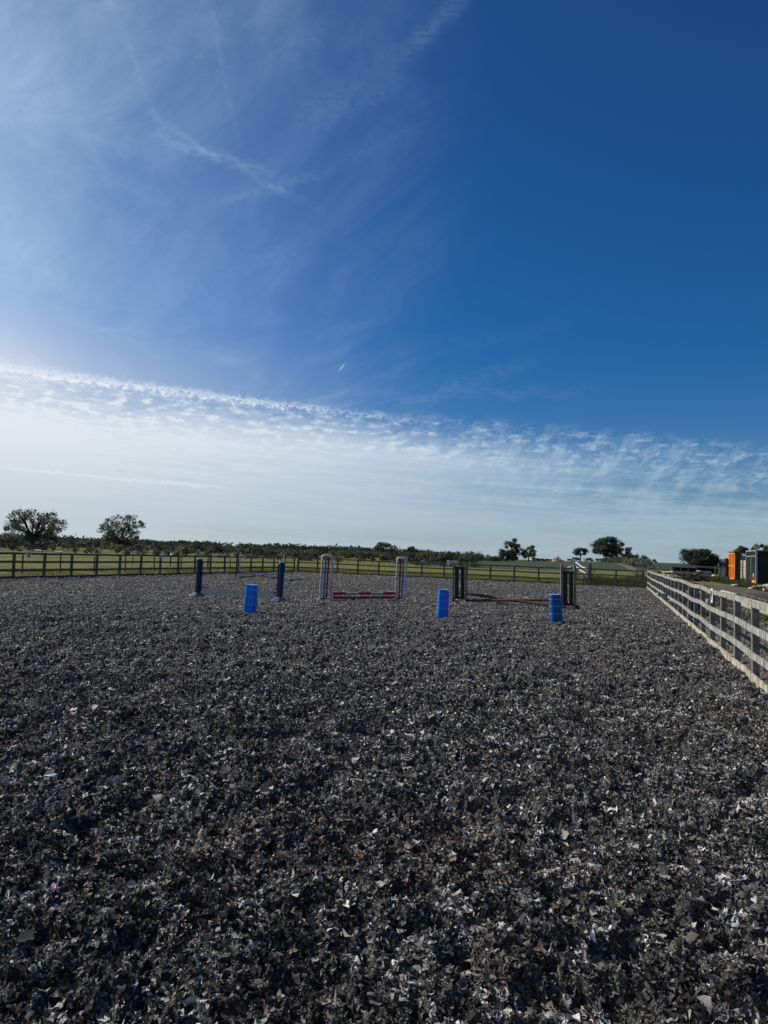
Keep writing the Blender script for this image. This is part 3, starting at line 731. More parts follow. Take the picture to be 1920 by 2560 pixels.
# D: wooden wings with rustic cross poles
def wood_wing(pos, label, rz, w=0.50, h=1.42, lean=0.0, seed=1):
    r_ = random.Random(seed)
    t = thing('jump_wing', pos, label, 'jump wing', 'wooden jump wings', rz=rz, ry=lean)
    for s in (-1, 1):
        b = MB(); hh = h + (0.03 if s < 0 else 0)
        b.box((s * w / 2, 0, hh / 2), (0.085, 0.085, hh)); b.tube([(s * w / 2, -0.040, hh), (s * w / 2, 0.040, hh)], 0.040, 12); b.build('post', M['wood_wing'], t, bevel=0.005)
        b = MB(); b.box((s * w / 2, 0.0, 0.045), (0.075, 0.62, 0.07)); b.box((s * w / 2, -0.24, 0.09), (0.05, 0.14, 0.1)); b.build('foot', M['wing_dark'], t)
        b = MB(); b.box((s * 0.105, 0.0, 0.71), (0.145, 0.03, 1.15)); b.build('board', M['wing_dark'], t, bevel=0.003)
    b = MB(); b.box((0, 0.02, 0.15), (w - 0.09, 0.05, 0.09)); b.build('cross_rail', M['wing_dark'], t)
    b = MB(); b.box((0, 0.025, 1.26), (w - 0.09, 0.04, 0.07)); b.build('cross_rail', M['wing_dark'], t)
    return t
wA = G(1149, 1504); wB = G(1421, 1522)
wood_wing(wA, 'grey wooden jump wing with dark boards, left end of the rustic cross poles', rad(-4), 0.47, 1.37, rad(-1.3), 1)
wood_wing(wB, 'grey wooden jump wing with dark boards, right end of the rustic cross poles', rad(6), 0.47, 1.47, rad(-1.6), 2)
a0 = G(1168, 1504); a1 = G(1402, 1522)
pole('jump_pole', a0 + Vector((0, -0.06, 0.30)), a1 + Vector((0, -0.10, 0.07)), 0.052, [M['wood_brown']], (0,), 'rustic brown pole sloping down to the right between the wooden wings', group='rustic cross poles')
pole('jump_pole', a0 + Vector((0, -0.20, 0.05)), a1 + Vector((0, 0.02, 0.32)), 0.052, [M['wood_brown']], (0,), 'rustic brown pole sloping up to the right between the wooden wings', group='rustic cross poles')

# blue tiered pillars
def tub(pos, label, mat, lean, rz, up=1.0, wtop=0.275, wbot=0.305):
    t = thing('plastic_pillar', pos, label, 'plastic pillar', 'blue tiered plastic pillars', rz=rz, ry=lean)
    zs = (0.0, 0.245, 0.435, 0.625, 0.745)
    for k in range(4):
        z0, z1 = zs[k], zs[k + 1]
        f0 = z0 / 0.745; w0 = wbot + (wtop - wbot) * f0; w1 = w0 - 0.012
        b = MB(); lv = []
        for (z, ww) in ((z0 - (0.03 if k == 0 else 0), w0), (z1 - 0.012, w1)):
            c_ = 0.03; hw = ww / 2; hd = ww * 0.42
            lv.append([(-hw + c_, -hd, z), (hw - c_, -hd, z), (hw, -hd + c_, z), (hw, hd - c_, z), (hw - c_, hd, z), (-hw + c_, hd, z), (-hw, hd - c_, z), (-hw, -hd + c_, z)])
        b.add(lv[0] + lv[1], [(i, (i + 1) % 8, 8 + (i + 1) % 8, 8 + i) for i in range(8)] + [tuple(range(7, -1, -1)), tuple(range(8, 16))])
        tr = b.build('tier', mat, t, bevel=0.003)
        b = MB(); b.box((0, 0, z1 - 0.006), (w1 + 0.016, w1 * 0.84 + 0.016, 0.013)); b.build('rim', M['rim_blue'], tr, bevel=0.003)
    return t
tub(G(624, 1533), 'bright blue tiered plastic pillar in front of the wavy white plank', M['blue_tub'], rad(2.2), rad(-6))
tub(G(1106, 1542), 'bright blue tiered plastic pillar left of the wooden cross poles', M['blue_tub'], rad(1.0), rad(2))
tub(G(1391, 1556), 'deeper blue tiered plastic pillar in front of the right wooden wing', M['blue_tub_dark'], rad(-4.6), rad(4))

# picket wings beyond the far fence
def picket_wing(pos, label, rz, tops, w=1.5, seed=0):
    t = thing('picket_wing', pos, label, 'jump wing', 'picket jump wings beyond the far fence', rz=rz)
    n = 9
    for s_ in (0, 1):
        b = MB()
        b.box((w * s_, 0, tops[s_] / 2 - 0.02), (0.09, 0.09, tops[s_])); b.build('post', M['wood_wing'], t)
    for k in range(n):
        u_ = (k + 0.5) / n; hh = tops[0] + (tops[1] - tops[0]) * u_
        b = MB(); b.box((w * u_, -0.03, 0.15 + (hh - 0.15) / 2 - 0.03), (0.07, 0.02, hh - 0.21)); b.build('slat', M['wood_wing'], t)
    for dz_ in (0.0, 0.36):
        pts = []
        for k in range(17):
            u_ = k / 16; pts.append((w * u_, -0.05, tops[0] + (tops[1] - tops[0]) * u_ - dz_ + 0.03 * math.sin(u_ * 2 * math.pi * 1.5)))
        b = MB()
        for p_, q_ in zip(pts[:-1], pts[1:]): b.beam(p_, q_, 0.10, 0.075)
        b.build('wavy_cap', M['white_gloss'], t)
pc = AT(1437, 1446, 62.0); pc.z = Hs(pc.x, pc.y)
picket_wing(Vector((pc.x + 0.1, pc.y, pc.z)), 'right picket wing with white wavy caps sloping down steeply behind the right wooden wing', rad(-62), (1.55, 0.98), 1.35)
picket_wing(Vector((pc.x - 0.15, pc.y, pc.z)), 'left picket wing with white wavy caps behind the posts of the right wooden wing', rad(196), (1.22, 0.98), 1.0)
# two rails leaning on the far fence
outF = -innF.normalized()
for (pa, pb, lb) in (((1460, 1462), 1497, 'longer dark timber rail leaning diagonally against the outside of the far fence'), ((1457, 1462), 1479, 'shorter dark timber rail leaning diagonally against the outside of the far fence')):
    p_top = on_line(L_far, R_far, pa[0], outF, 1.0 if pb > 1490 else 0.66, 0.14); p_bot = on_line(L_far, R_far, pb, outF, 0.0, 0.30)
    b = MB(); b.beam(Vector((0, 0, 0)), p_top - p_bot, 0.06, 0.08); o = b.build('timber_rail', M['wood_dark'], None, p_bot); tag(o, lb, 'timber rail', 'rails leaning on the far fence')

# ------------------------------------------------------------------ paddock fences and bits
def post_wire(name, pts, h, label, wires, w=0.09, mat=None, thick=0.008):
    pts = [Vector((p.x, p.y, Hs(p.x, p.y))) for p in pts]
    root = thing(name, pts[0], label, 'fence')
    r_ = random.Random(len(pts))
    for p in pts:
        b = MB(); b.tube([(0, 0, -0.1), (r_.uniform(-.02, .02), 0, h + r_.uniform(-0.05, 0.06))], [w / 2, w / 2 * 0.85], 7); b.build('post', mat or M['wood_dark'], root, p - pts[0])
    for z in wires:
        b = MB(); b.tube([p - pts[0] + Vector((0, 0, z)) for p in pts], thick, 4); b.build('wire', M['wire'], root)
    return root
p1 = [G(-60, 1440), G(55, 1435.5), G(150, 1433.5), G(234, 1431.5), G(312, 1429), G(385, 1427.5), G(452, 1426), G(518, 1424.5), G(575, 1423.5)]
post_wire('wire_fence', p1, 0.95, 'short round posts strung with tape just behind the left arena fence', (0.86, 0.55), 0.10)
p2 = [G(150, 1409), G(240, 1411), G(331, 1413), G(425, 1416), G(520, 1418)]
post_wire('wire_fence', p2, 0.9, 'thin dark posts of a cross fence further out in the paddock', (0.8,), 0.09)
p3 = []
for px in range(560, 1500, 31):
    r = ray(px, horizon(px) + 14); k = 126.0 / r.y; p3.append(Vector((r.x * k, 126.0, 0)))
post_wire('wire_fence', p3, 0.62, 'low pale wire fence with short posts at the far edge of the paddock', (0.55, 0.3), 0.12, M['wood_wing'], 0.012)
# dome on post
pp = G(426, 1416.5); t = thing('salt_dome', pp, 'white round dome on a thin dark post in the left paddock', 'dome on post')
b = MB(); b.tube([(0, 0, 0), (0.03, 0, 0.93)], 0.035, 8); b.build('post', M['wood_dark'], t)
b = MB(); b.tube([(0.12, 0, 0.90 + 0.24 * math.sin(a)) for a in [rad(q) for q in (-8, 0, 15, 30, 45, 60, 75, 88)]], [0.22 * math.cos(rad(q)) for q in (-8, 0, 15, 30, 45, 60, 75, 88)], 18); b.build('dome', M['white'], t, smooth_=True)
# white cavaletti in the paddock
pa = G(88, 1390); pb_ = G(156, 1393)
t = thing('field_rail', Vector((pa.x, pa.y, 0)), 'low white rail on short legs far out in the left paddock', 'white rail')
v_ = Vector((pb_.x - pa.x, pb_.y - pa.y, 0))
b = MB(); b.tube([Vector((0, 0, 0.68)), v_ + Vector((0, 0, 0.62))], 0.07, 10); b.build('rail', M['white'], t, smooth_=True)
b = MB(); b.tube([Vector((-0.3, 0, 0.02)), Vector((-0.15, 0, 0.72)), Vector((0.6, 0, 0.78))], 0.06, 8); b.build('leg', M['white'], t, smooth_=True)
b = MB(); b.tube([v_ * 0.25 + Vector((0, 0, 0)), v_ * 0.25 + Vector((0, 0, 0.9))], 0.06, 8); b.build('leg', M['wood_dark'], t)
# hay spill
def heap(name, pos, sx, sy, h, mat, label, cat, seed, n=34):
    b = MB(); nn = n; r_ = seed * 13.7
    for i in range(nn + 1):
        for j in range(nn + 1):
            x = (i / nn * 2 - 1); y = (j / nn * 2 - 1); d_ = math.hypot(x, y)
            z = h * max(0, 1 - d_ ** 2) ** 0.7 * (0.75 + 0.7 * mnoise.noise(Vector((x * 2.5 + r_, y * 2.5, 1))) + 0.25 * mnoise.noise(Vector((x * 9 + r_, y * 9, 4)))) - 0.05
            b.v.append((x * sx, y * sy, z))
    for i in range(nn):
        for j in range(nn):
            o = i * (nn + 1) + j; b.f.append((o, o + nn + 1, o + nn + 2, o + 1)); b.m.append(0)
    o = b.build(name, mat, None, pos); return tag(o, label, cat)
hp = G(22, 1435); heap('hay_pile', hp, 0.95, 0.6, 0.10, M['straw'], 'thin spill of tan hay on the grass behind the left fence', 'hay', 2)
hp = AT(1392, 1402, 292); hp.z = Hs(hp.x, hp.y) - 0.1; heap('straw_heap', hp, 2.1, 2.2, 2.0, M['straw'], 'orange brown straw heap on the skyline of the crop field', 'straw heap', 5)
hp = AT(1404, 1402, 296); hp.z = Hs(hp.x, hp.y) - 0.1; heap('straw_heap', hp, 1.5, 1.6, 1.05, M['straw'], 'lower dark straw heap right of the orange brown one on the skyline', 'straw heap', 6)

# ------------------------------------------------------------------ trees
def leaf_mesh(rng, centers, radii, per, size, flat=0.8):
    n = len(centers) * per
    c_ = np.repeat(centers, per, 0); r_ = np.repeat(radii, per)
    d_ = rng.normal(0, 1, (n, 3)); d_ /= np.linalg.norm(d_, axis=1)[:, None]
    rr = rng.random(n) ** 0.45
    p = c_ + d_ * (rr * r_)[:, None] * np.array([1, 1, flat])
    a = rng.normal(0, 1, (n, 3)); a /= np.linalg.norm(a, axis=1)[:, None]
    b_ = np.cross(a, rng.normal(0, 1, (n, 3))); b_ /= np.linalg.norm(b_, axis=1)[:, None]
    s = size * rng.uniform(0.5, 1.3, n)[:, None]
    V = np.stack([p - a * s, p - b_ * s * 0.6, p + a * s, p + b_ * s * 0.6], 1).reshape(-1, 3)
    return V
def make_tree(name, h, w, seed, leafmat, per=90, size=0.22, trunk_h=0.28, nl=46, clump=0.13, openness=0.0, droop=0.0, skew=0.0, low=0.22, label='', cat='tree', group=None, n_limbs=9):
    rng = np.random.default_rng(seed); r_ = random.Random(seed)
    root = thing(name, (0, 0, 0), label, cat, group)
    cz = h * (low + 1) / 2; rz_ = h * (1 - low) / 2
    cs = []
    tries = 0
    while len(cs) < nl and tries < 6000:
        tries += 1
        d_ = rng.normal(0, 1, 3); d_ /= np.linalg.norm(d_)
        k = (rng.uniform(0.35, 1.0)) ** 0.5
        prof = 1 + 0.28 * mnoise.noise(Vector((d_[0] * 1.6 + seed, d_[1] * 1.6, d_[2] * 1.6)))
        c_ = np.array([d_[0] * w / 2 * k * prof, d_[1] * w / 2 * k * prof, cz + d_[2] * rz_ * k * prof])
        if c_[2] < h * low: continue
        c_[0] += skew * (c_[2] / h) * w
        if openness and cs and min(np.linalg.norm(np.array(cs) - c_, axis=1)) < w * openness: continue
        cs.append(c_)
    cs = np.array(cs); radii = w * clump * rng.uniform(0.65, 1.25, len(cs))
    cs[:, 2] = np.minimum(cs[:, 2], h - radii * 0.6)
    V = leaf_mesh(rng, cs, radii, per, size)
    F_ = np.arange(len(V)).reshape(-1, 4)
    npmesh('crown', V, F_, [leafmat], parent=root)
    b = MB(); tr = w * 0.028 + 0.08; th = h * trunk_h
    top = Vector((skew * w * 0.2, 0, th))
    b.tube([(0, 0, -0.3), (0.0, 0, 0.2), (0.03 * w * r_.uniform(-1, 1), 0, th * 0.6), top], [tr * 1.5, tr * 1.05, tr * 0.9, tr * 0.8], 9)
    order = np.argsort(-cs[:, 2])[:]; r_.shuffle(lst := list(range(len(cs))))
    for q in lst[:n_limbs]:
        e_ = Vector(cs[q]); mid = top.lerp(e_, 0.5) + Vector((r_.uniform(-.05, .05) * w, r_.uniform(-.05, .05) * w, 0.04 * h))
        m2 = top.lerp(e_, 0.25) + Vector((0, 0, 0.02 * h))
        b.tube([top - Vector((0, 0, 0.15)), m2, mid, e_], [tr * 0.6, tr * 0.42, tr * 0.28, tr * 0.08], 6)
        for _ in range(2):
            e2 = e_ + Vector((r_.uniform(-1, 1), r_.uniform(-1, 1), r_.uniform(-0.4, 1))) * w * 0.13
            b.tube([mid, mid.lerp(e2, 0.5) + Vector((0, 0, 0.02 * h)), e2], [tr * 0.2, tr * 0.13, tr * 0.04], 5)
    b.build('trunk', M['bark'], root)
    return root
def place(root, px, dist, rz=0.0, sc=1.0, dz=0.0, label=None, group=None):
    p = AT(px, horizon(px), dist); root.location = (p.x, p.y, Hs(p.x, p.y) + dz); root.rotation_euler[2] = rz
    root.scale = (sc, sc, sc) if not isinstance(sc, tuple) else sc
    if label: root['label'] = label
    if group: root['group'] = group
    return root
def pxm(px, dist): return px * dist / F
# big individual trees:  px, top y, width px, distance
def solo(px, topy, wpx, dist, seed, mat, label, name='tree', **k):
    p = AT(px, horizon(px), dist); g = Hs(p.x, p.y)
    h = CAM_H + (horizon(px) - topy) * dist / F - g
    tnode = make_tree(name, h, pxm(wpx, dist), seed, mat, label=label, **k)
    return place(tnode, px, dist)
solo(82, 1275, 148, 180, 21, M['leaf'], 'large open crowned tree at the far left, with dark limbs showing', nl=84, per=95, size=0.20, clump=0.082, openness=0.085, low=0.16, trunk_h=0.25, n_limbs=20)
solo(298, 1286, 106, 180, 22, M['leaf_pale'], 'second paler airy tree standing alone in the left hedge line', nl=84, per=85, size=0.19, clump=0.085, openness=0.085, low=0.10, trunk_h=0.22, n_limbs=20)
solo(10, 1330, 70, 170, 23, M['leaf_pale'], 'low bushy tree at the left edge under the large open tree', nl=24, per=90, clump=0.17, low=0.02, trunk_h=0.2)
solo(962, 1356, 58, 390, 24, M['leaf'], 'tall round tree above the centre hedge, left of a smaller dark one', nl=34, per=70, size=0.40, clump=0.15, low=0.10)
solo(1022, 1366, 40, 395, 25, M['leaf_dark'], 'smaller dark tree right beside the tall round tree at the centre', nl=20, per=80, size=0.40, clump=0.18, low=0.08)
solo(875, 1367, 44, 600, 26, M['leaf_dark'], 'dark dome shaped tree on the skyline above the left white wing', nl=22, per=80, size=0.55, clump=0.2, low=0.0)
solo(1281, 1343, 42, 300, 27, M['leaf_dark'], 'taller tree of the pair on the field edge left of centre right', nl=34, per=90, size=0.30, clump=0.16, low=0.03)
solo(1267, 1372, 40, 296, 127, M['leaf_dark'], 'low dense dark tree at the left foot of the taller one of the pair', nl=22, per=90, size=0.30, clump=0.2, low=0.0)
solo(1322, 1363, 44, 302, 28, M['leaf'], 'shorter round tree of the pair with sky showing through it', nl=26, per=80, size=0.28, clump=0.15, openness=0.13, low=0.12)
solo(1451, 1370, 36, 295, 29, M['leaf_dark'], 'small lone umbrella shaped tree on the crop field skyline', nl=24, per=80, size=0.24, clump=0.16, low=0.38, trunk_h=0.42)
solo(1516, 1342, 70, 285, 30, M['leaf_dark'], 'largest spreading tree on the right field skyline', nl=80, per=120, size=0.28, clump=0.13, low=0.22, trunk_h=0.3)
solo(1560, 1368, 42, 280, 31, M['leaf_dark'], 'round dark tree touching the right side of the largest field tree', nl=26, per=90, size=0.28, clump=0.18, low=0.02)
solo(1571, 1388, 24, 262, 32, M['leaf_dark'], 'small conical dark tree in front of the round one beside the farm track', nl=14, per=90, size=0.25, clump=0.22, low=0.0)
solo(1599, 1387, 32, 290, 33, M['leaf_dark'], 'low bushy tree where the field hedge ends right of the big trees', nl=16, per=80, size=0.25, clump=0.2, low=0.0)
solo(1634, 1398, 16, 420, 34, M['leaf_dark'], 'tiny distant tree on the skyline above the fence corner', nl=8, per=60, size=0.4, clump=0.25, low=0.0)
solo(1752, 1374, 88, 210, 35, M['leaf_dark'], 'broad dense dark tree behind the yard clutter', nl=80, per=130, size=0.24, clump=0.15, low=0.0, skew=-0.05)
solo(1800, 1398, 70, 212, 36, M['leaf_dark'], 'lower dense tree sloping down to the right of the broad one behind the yard', nl=30, per=90, size=0.24, clump=0.18, low=0.0)
solo(1868, 1357, 66, 110, 37, M['leaf'], 'spreading tree rising behind the orange container and dark lorry body', nl=44, per=100, size=0.17, clump=0.13, low=0.25)
solo(1925, 1358, 56, 118, 38, M['leaf'], 'tree at the right edge behind the dark lorry body roof', nl=36, per=90, size=0.17, clump=0.14, low=0.25)

# hedgerow trees: prototypes and copies
protos = [make_tree('hedgerow_tree', 7.0, 8.0, 50 + k, mt, per=70, size=0.34, nl=20, clump=0.19, low=0.0, trunk_h=0.2, label='x', group='trees of the hedgerow behind the paddock', n_limbs=4)
          for k, mt in enumerate((M['leaf'], M['leaf_dark'], M['leaf_pale'], M['leaf_dark']))]
hl = ['bushy mid green tree in the hedgerow behind the paddock', 'dense dark green tree in the hedgerow behind the paddock', 'pale green loose tree in the hedgerow behind the paddock', 'dark rounded tree in the hedgerow behind the paddock']
rnd = random.Random(77)
spots = []
for px in range(-30, 1080, 13):
    dist = rnd.uniform(200, 400)
    spots.append((px + rnd.uniform(-8, 8), dist, rnd.uniform(0.55, 1.0)))
for px in range(1060, 1225, 16): spots.append((px + rnd.uniform(-4, 4), rnd.uniform(430, 520), rnd.uniform(1.0, 1.45) * (0.9 if px < 1120 else 1.05)))
usedp = set()
LM = [(-40, 'at the left edge'), (35, 'under the big open tree'), (120, 'between the open tree and the pale airy tree'), (235, 'below the pale airy tree'), (345, 'right of the pale airy tree'), (425, 'by the white dome'), (475, 'above the left navy stand'), (535, 'left of the far white upright'), (590, 'behind the far white uprights'), (660, 'above the right navy stand'), (735, 'left of the left white wing'), (795, 'above the left white wing'), (850, 'right of the left white wing'), (905, 'between the white wings'), (965, 'above the right white wing'), (1030, 'right of the right white wing'), (1085, 'above the blue pillar and letter C'), (1125, 'above the left wooden wing'), (1170, 'at the right end of the tree belt')]
seen_l = {}
def hrlabel(px, dist, k):
    w_ = [t_ for (x_, t_) in LM if px >= x_][-1] if px >= -40 else LM[0][1]
    kind_ = ('mid green', 'dense dark', 'pale loose', 'dark rounded')[k]
    lb = '%s hedgerow tree %s' % (kind_, w_)
    c_ = seen_l.get(lb, 0); seen_l[lb] = c_ + 1
    return lb if c_ == 0 else lb.replace('hedgerow tree', ('lower hedgerow tree', 'further hedgerow tree', 'small hedgerow tree')[min(c_ - 1, 2)])
def skyline(px):   # height in photo pixels above the horizon allowed for hedgerow trees
    pts = [(-100, 12), (60, 14), (130, 10), (240, 8), (330, 2), (400, 1), (620, 3), (700, 7), (760, 2), (900, 3), (1010, 5), (1060, 10), (1130, 15), (1210, 12), (1230, 4)]
    for (a, b_), (c_, d_) in zip(pts[:-1], pts[1:]):
        if a <= px <= c_: return b_ + (d_ - b_) * (px - a) / (c_ - a)
    return 4
for (px, dist, s) in spots:
    k = rnd.randrange(4)
    root = protos[k] if k not in usedp else copy_tree(protos[k])
    usedp.add(k)
    p = AT(px, horizon(px), dist); g = Hs(p.x, p.y)
    hmax = (CAM_H + (skyline(px) + rnd.uniform(-3, 3)) * dist / F - g) / 7.0
    sz = min(hmax, 1.5) if px > 1050 else max(0.35, hmax)
    place(root, px, dist, rnd.uniform(0, 6), (s * 0.9, s * 0.9, sz), label=hrlabel(px, dist, k))
# low bushes on the field edge
bp_ = make_tree('hedge_bush', 3.0, 5.0, 61, M['leaf_dark'], per=70, size=0.24, nl=14, clump=0.24, low=0.0, trunk_h=0.2, label='x', group='dark bushes along the top of the crop field', n_limbs=3)
first = True
for (px, dist, s) in ((1232, 300, .8), (1248, 298, .9), (1340, 300, .55), (1352, 300, .5), (1366, 300, .45), (1376, 301, .4), (1426, 300, .45), (1437, 297, .7), (1470, 300, .62), (1480, 300, .3), (1497, 284, .5), (1615, 300, .4)):
    r0 = bp_ if first else copy_tree(bp_); first = False
    place(r0, px, dist, rnd.uniform(0, 6), (s, s, s * 0.8), label={1232: 'low dark bush left of the tree pair, nearer the tree belt', 1248: 'low dark bush at the left foot of the tree pair', 1340: 'low bush touching the right foot of the tree pair', 1352: 'small bush a little right of the tree pair', 1366: 'small bush midway between the tree pair and straw heap', 1376: 'tiny bush just left of the straw heap', 1426: 'small bush right of the straw heaps', 1437: 'wide bush at the left foot of the lone umbrella tree', 1470: 'rounded dark bush right of the lone umbrella tree', 1480: 'tiny flat bush left of the largest field tree', 1497: 'low bush under the left side of the largest field tree', 1615: 'small bush between the track hedge and the tiny distant tree'}[px])
# paddock hedge in lengths
def hedge(px0, px1, dist0, dist1, hpx, seed, mat, label, name='hedge'):
    rng = np.random.default_rng(seed)
    a = AT(px0, horizon(px0), dist0); b_ = AT(px1, horizon(px1), dist1)
    Ln = (b_ - a).length; n = max(8, int(Ln * 1.9))
    t_ = rng.random(n); root = thing(name, (a.x, a.y, Hs(a.x, a.y)), label, 'hedge', 'hedges round the paddock')
    hh = hpx
    hv = hh * (0.6 + 0.55 * vnoise(t_ * Ln * 0.25, t_ * 0 + seed, 3))
    cs = np.stack([(b_.x - a.x) * t_ + rng.normal(0, .4, n), (b_.y - a.y) * t_ + rng.normal(0, .5, n), hv * rng.uniform(0.05, 0.80, n)], -1)
    V = leaf_mesh(rng, cs, 0.75 * rng.uniform(0.7, 1.2, n), 85, 0.17)
    npmesh('foliage', V, np.arange(len(V)).reshape(-1, 4), [mat], parent=root)
    s = MB()
    for i in range(0, n, 4): s.tube([(cs[i][0], cs[i][1], 0), (cs[i][0] + .1, cs[i][1], cs[i][2])], [0.05, 0.02], 5)
    s.build('stem', M['bark'], root)
hedge(-60, 250, 128, 134, 2.3, 1, M['leaf'], 'leafy hedge behind the left paddock below the big open tree')
hedge(255, 560, 134, 138, 2.2, 2, M['leaf_pale'], 'lighter hedge behind the paddock from the airy tree to the left jump')
hedge(565, 860, 138, 136, 2.3, 3, M['leaf'], 'hedge behind the paddock left of the white wings')
hedge(865, 1130, 136, 130, 2.5, 4, M['leaf'], 'hedge behind the paddock between the white wings and the left wooden wing')
hedge(1000, 1110, 150, 146, 2.2, 5, M['leaf_pale'], 'bright green hedge top above the right white wing')
hedge(1135, 1200, 129, 124, 2.3, 6, M['leaf'], 'last bushy end of the paddock hedge behind the left wooden wing')
hedge(1560, 1622, 205, 150, 1.6, 7, M['leaf_pale'], 'scrubby hedge beside the farm track above the fence corner')
hedge(1505, 1562, 268, 215, 1.7, 8, M['leaf'], 'narrow hedge running down the track from the largest field tree')
# far woods
def woods():
    rng = np.random.default_rng(5); cs = []; rs = []
    for (a0, a1, r0, r1, n, hh) in ((-34, -14, 900, 1800, 700, 9), (-34, 9, 650, 900, 420, 8), (-34, 8, 430, 640, 420, 5.5), (-20, 8, 1500, 2300, 600, 10), (-10, 3, 1000, 1500, 300, 9), (18, 40, 700, 900, 60, 5)):
        a = rng.uniform(a0, a1, n); r = rng.uniform(r0, r1, n); k = vnoise(a * 0.9, r * 0.004, 7) > 0.33
        a, r = a[k], r[k]; x = r * np.sin(np.radians(a)); y = r * np.cos(np.radians(a)); z = H(x, y)
        for q in range(4):
            cs.append(np.stack([x + rng.normal(0, 3, len(x)), y + rng.normal(0, 3, len(x)), z + hh * rng.uniform(0.25, 0.78, len(x))], -1)); rs.append(rng.uniform(2.2, 3.6, len(x)))
    cs = np.concatenate(cs); rs = np.concatenate(rs)
    V = leaf_mesh(rng, cs, rs, 16, 1.0)
    o = npmesh('woodland', V, np.arange(len(V)).reshape(-1, 4), [M['leaf_far']]); tag(o, 'distant wooded hills and tree belts along the skyline', None, None, 'stuff')
woods()
# farm track
def strip(name, pts, widths, mat, label, dz=0.05):
    b = MB(); n = len(pts)
    for i, (p, w_) in enumerate(zip(pts, widths)):
        d_ = (pts[min(i + 1, n - 1)] - pts[max(i - 1, 0)]); s_ = Vector((-d_.y, d_.x, 0)).normalized()
        for k in (-1, 0, 1):
            q = p + s_ * (w_ / 2 * k); b.v.append((q.x, q.y, Hs(q.x, q.y) + dz))
    for i in range(n - 1):
        for k in (0, 1): b.f.append((3 * i + k, 3 * i + k + 1, 3 * i + 4 + k, 3 * i + 3 + k)); b.m.append(0)
    o = b.build(name, mat); tag(o, label, None, None, 'structure'); return o
M['track'] = pmat('track_dirt', (0.17, 0.145, 0.11), 0.95, (0.11, 0.095, 0.07), 0.5, spec=0.04)
tp = []
for i in range(41):
    u_ = i / 40; px = 1528 + 66 * u_; dist = 255 * (1 - u_) ** 1.0 + 118 * u_; p = AT(px, horizon(px), dist); tp.append(Vector((p.x, p.y, 0)))
strip('track', tp, [1.9] * 41, M['track'], 'pale dirt farm track running up the crop field edge', 0.06)
M['road'] = pmat('yard_road', (0.085, 0.078, 0.072), 0.95, (0.045, 0.043, 0.042), 2.4, bump=0.5, bscale=12, spec=0.04)
dR = (R_far - R_near).normalized(); nR = Vector((dR.y, -dR.x, 0))
rp = [R_near + dR * s + nR * (6.1 + 0.3 * math.sin(s * 0.2)) for s in np.linspace(2, 40, 30)]
strip('yard_road', rp, [1.5 + 0.4 * math.sin(i * 1.3) for i in range(30)], M['road'], 'dark gravel strip across the yard behind the pipes', 0.03)

# grass and weeds
def blades(name, pos, hgt, wid, mat, label, seed, kind='stuff', lean=0.35):
    rng = np.random.default_rng(seed); n = len(pos)
    a = rng.uniform(0, 2 * np.pi, n); l = rng.normal(0, lean, (n, 2)) * hgt[:, None]
    dx_ = np.cos(a) * wid; dy_ = np.sin(a) * wid
    z = H(pos[:, 0], pos[:, 1]) - 0.02
    p0 = np.stack([pos[:, 0] - dx_, pos[:, 1] - dy_, z], -1); p1_ = np.stack([pos[:, 0] + dx_, pos[:, 1] + dy_, z], -1)
    m0 = np.stack([pos[:, 0] - dx_ * .8 + l[:, 0] * .35, pos[:, 1] - dy_ * .8 + l[:, 1] * .35, z + hgt * .6], -1)
    m1 = np.stack([pos[:, 0] + dx_ * .8 + l[:, 0] * .35, pos[:, 1] + dy_ * .8 + l[:, 1] * .35, z + hgt * .6], -1)
    t0 = np.stack([pos[:, 0] - dx_ * .1 + l[:, 0], pos[:, 1] - dy_ * .1 + l[:, 1], z + hgt], -1); t1 = t0 + np.stack([dx_ * .2, dy_ * .2, z * 0], -1)
    V = np.stack([p0, p1_, m1, m0, t1, t0], 1).reshape(-1, 3)
    o_ = np.arange(n)[:, None] * 6
    F_ = np.concatenate([o_ + np.array([[0, 1, 2, 3]]), o_ + np.array([[3, 2, 4, 5]])], 0)
    ob = npmesh(name, V, F_, [mat]); tag(ob, label, None, None, kind); return ob
M['blade'] = pmat('grass_blades', (0.14, 0.145, 0.038), 0.8, (0.085, 0.10, 0.026), 0.8, trans=0.35, col3=(0.22, 0.19, 0.08), scale3=0.4, spec=0.04)
M['weed'] = pmat('weed_leaves', (0.085, 0.098, 0.034), 0.8, (0.045, 0.058, 0.020), 0.9, trans=0.35, col3=(0.17, 0.16, 0.06), scale3=0.6, spec=0.04)
rng = np.random.default_rng(40)
def scatter(n, cond, x0, x1, y0, y1):
    x = rng.uniform(x0, x1, n); y = rng.uniform(y0, y1, n); k = cond(x, y); return np.stack([x[k], y[k]], -1)
g1 = scatter(330000, lambda x, y: ((side_left(x, y) > 0.12) | (side_far(x, y) > 0.12)) & (side_left(x, y) < 9) & (side_far(x, y) < 16) & (side_right(x, y) < 0) & (vnoise(x * 0.8, y * 0.8, 2) > 0.25), -34, 26, 20, 80)
blades('grass', g1, rng.uniform(0.04, 0.13, len(g1)), rng.uniform(0.006, 0.016, len(g1)), M['blade'], 'grazed grass tufts of the paddock along the fence', 1, lean=0.5)
def corner(x, y):
    a = np.degrees(np.arctan2(x, y)); return (side_far(x, y) > 0.12) & (side_far(x, y) < 14) & (a > 15.2) & (a < 22.5) & (vnoise(x * 0.7, y * 0.7, 12) > 0.18)
g2 = scatter(120000, corner, 12, 34, 45, 80)
gh = rng.uniform(0.15, 0.75, len(g2)) * (0.35 + 0.9 * vnoise(g2[:, 0] * 0.6, g2[:, 1] * 0.6, 15))
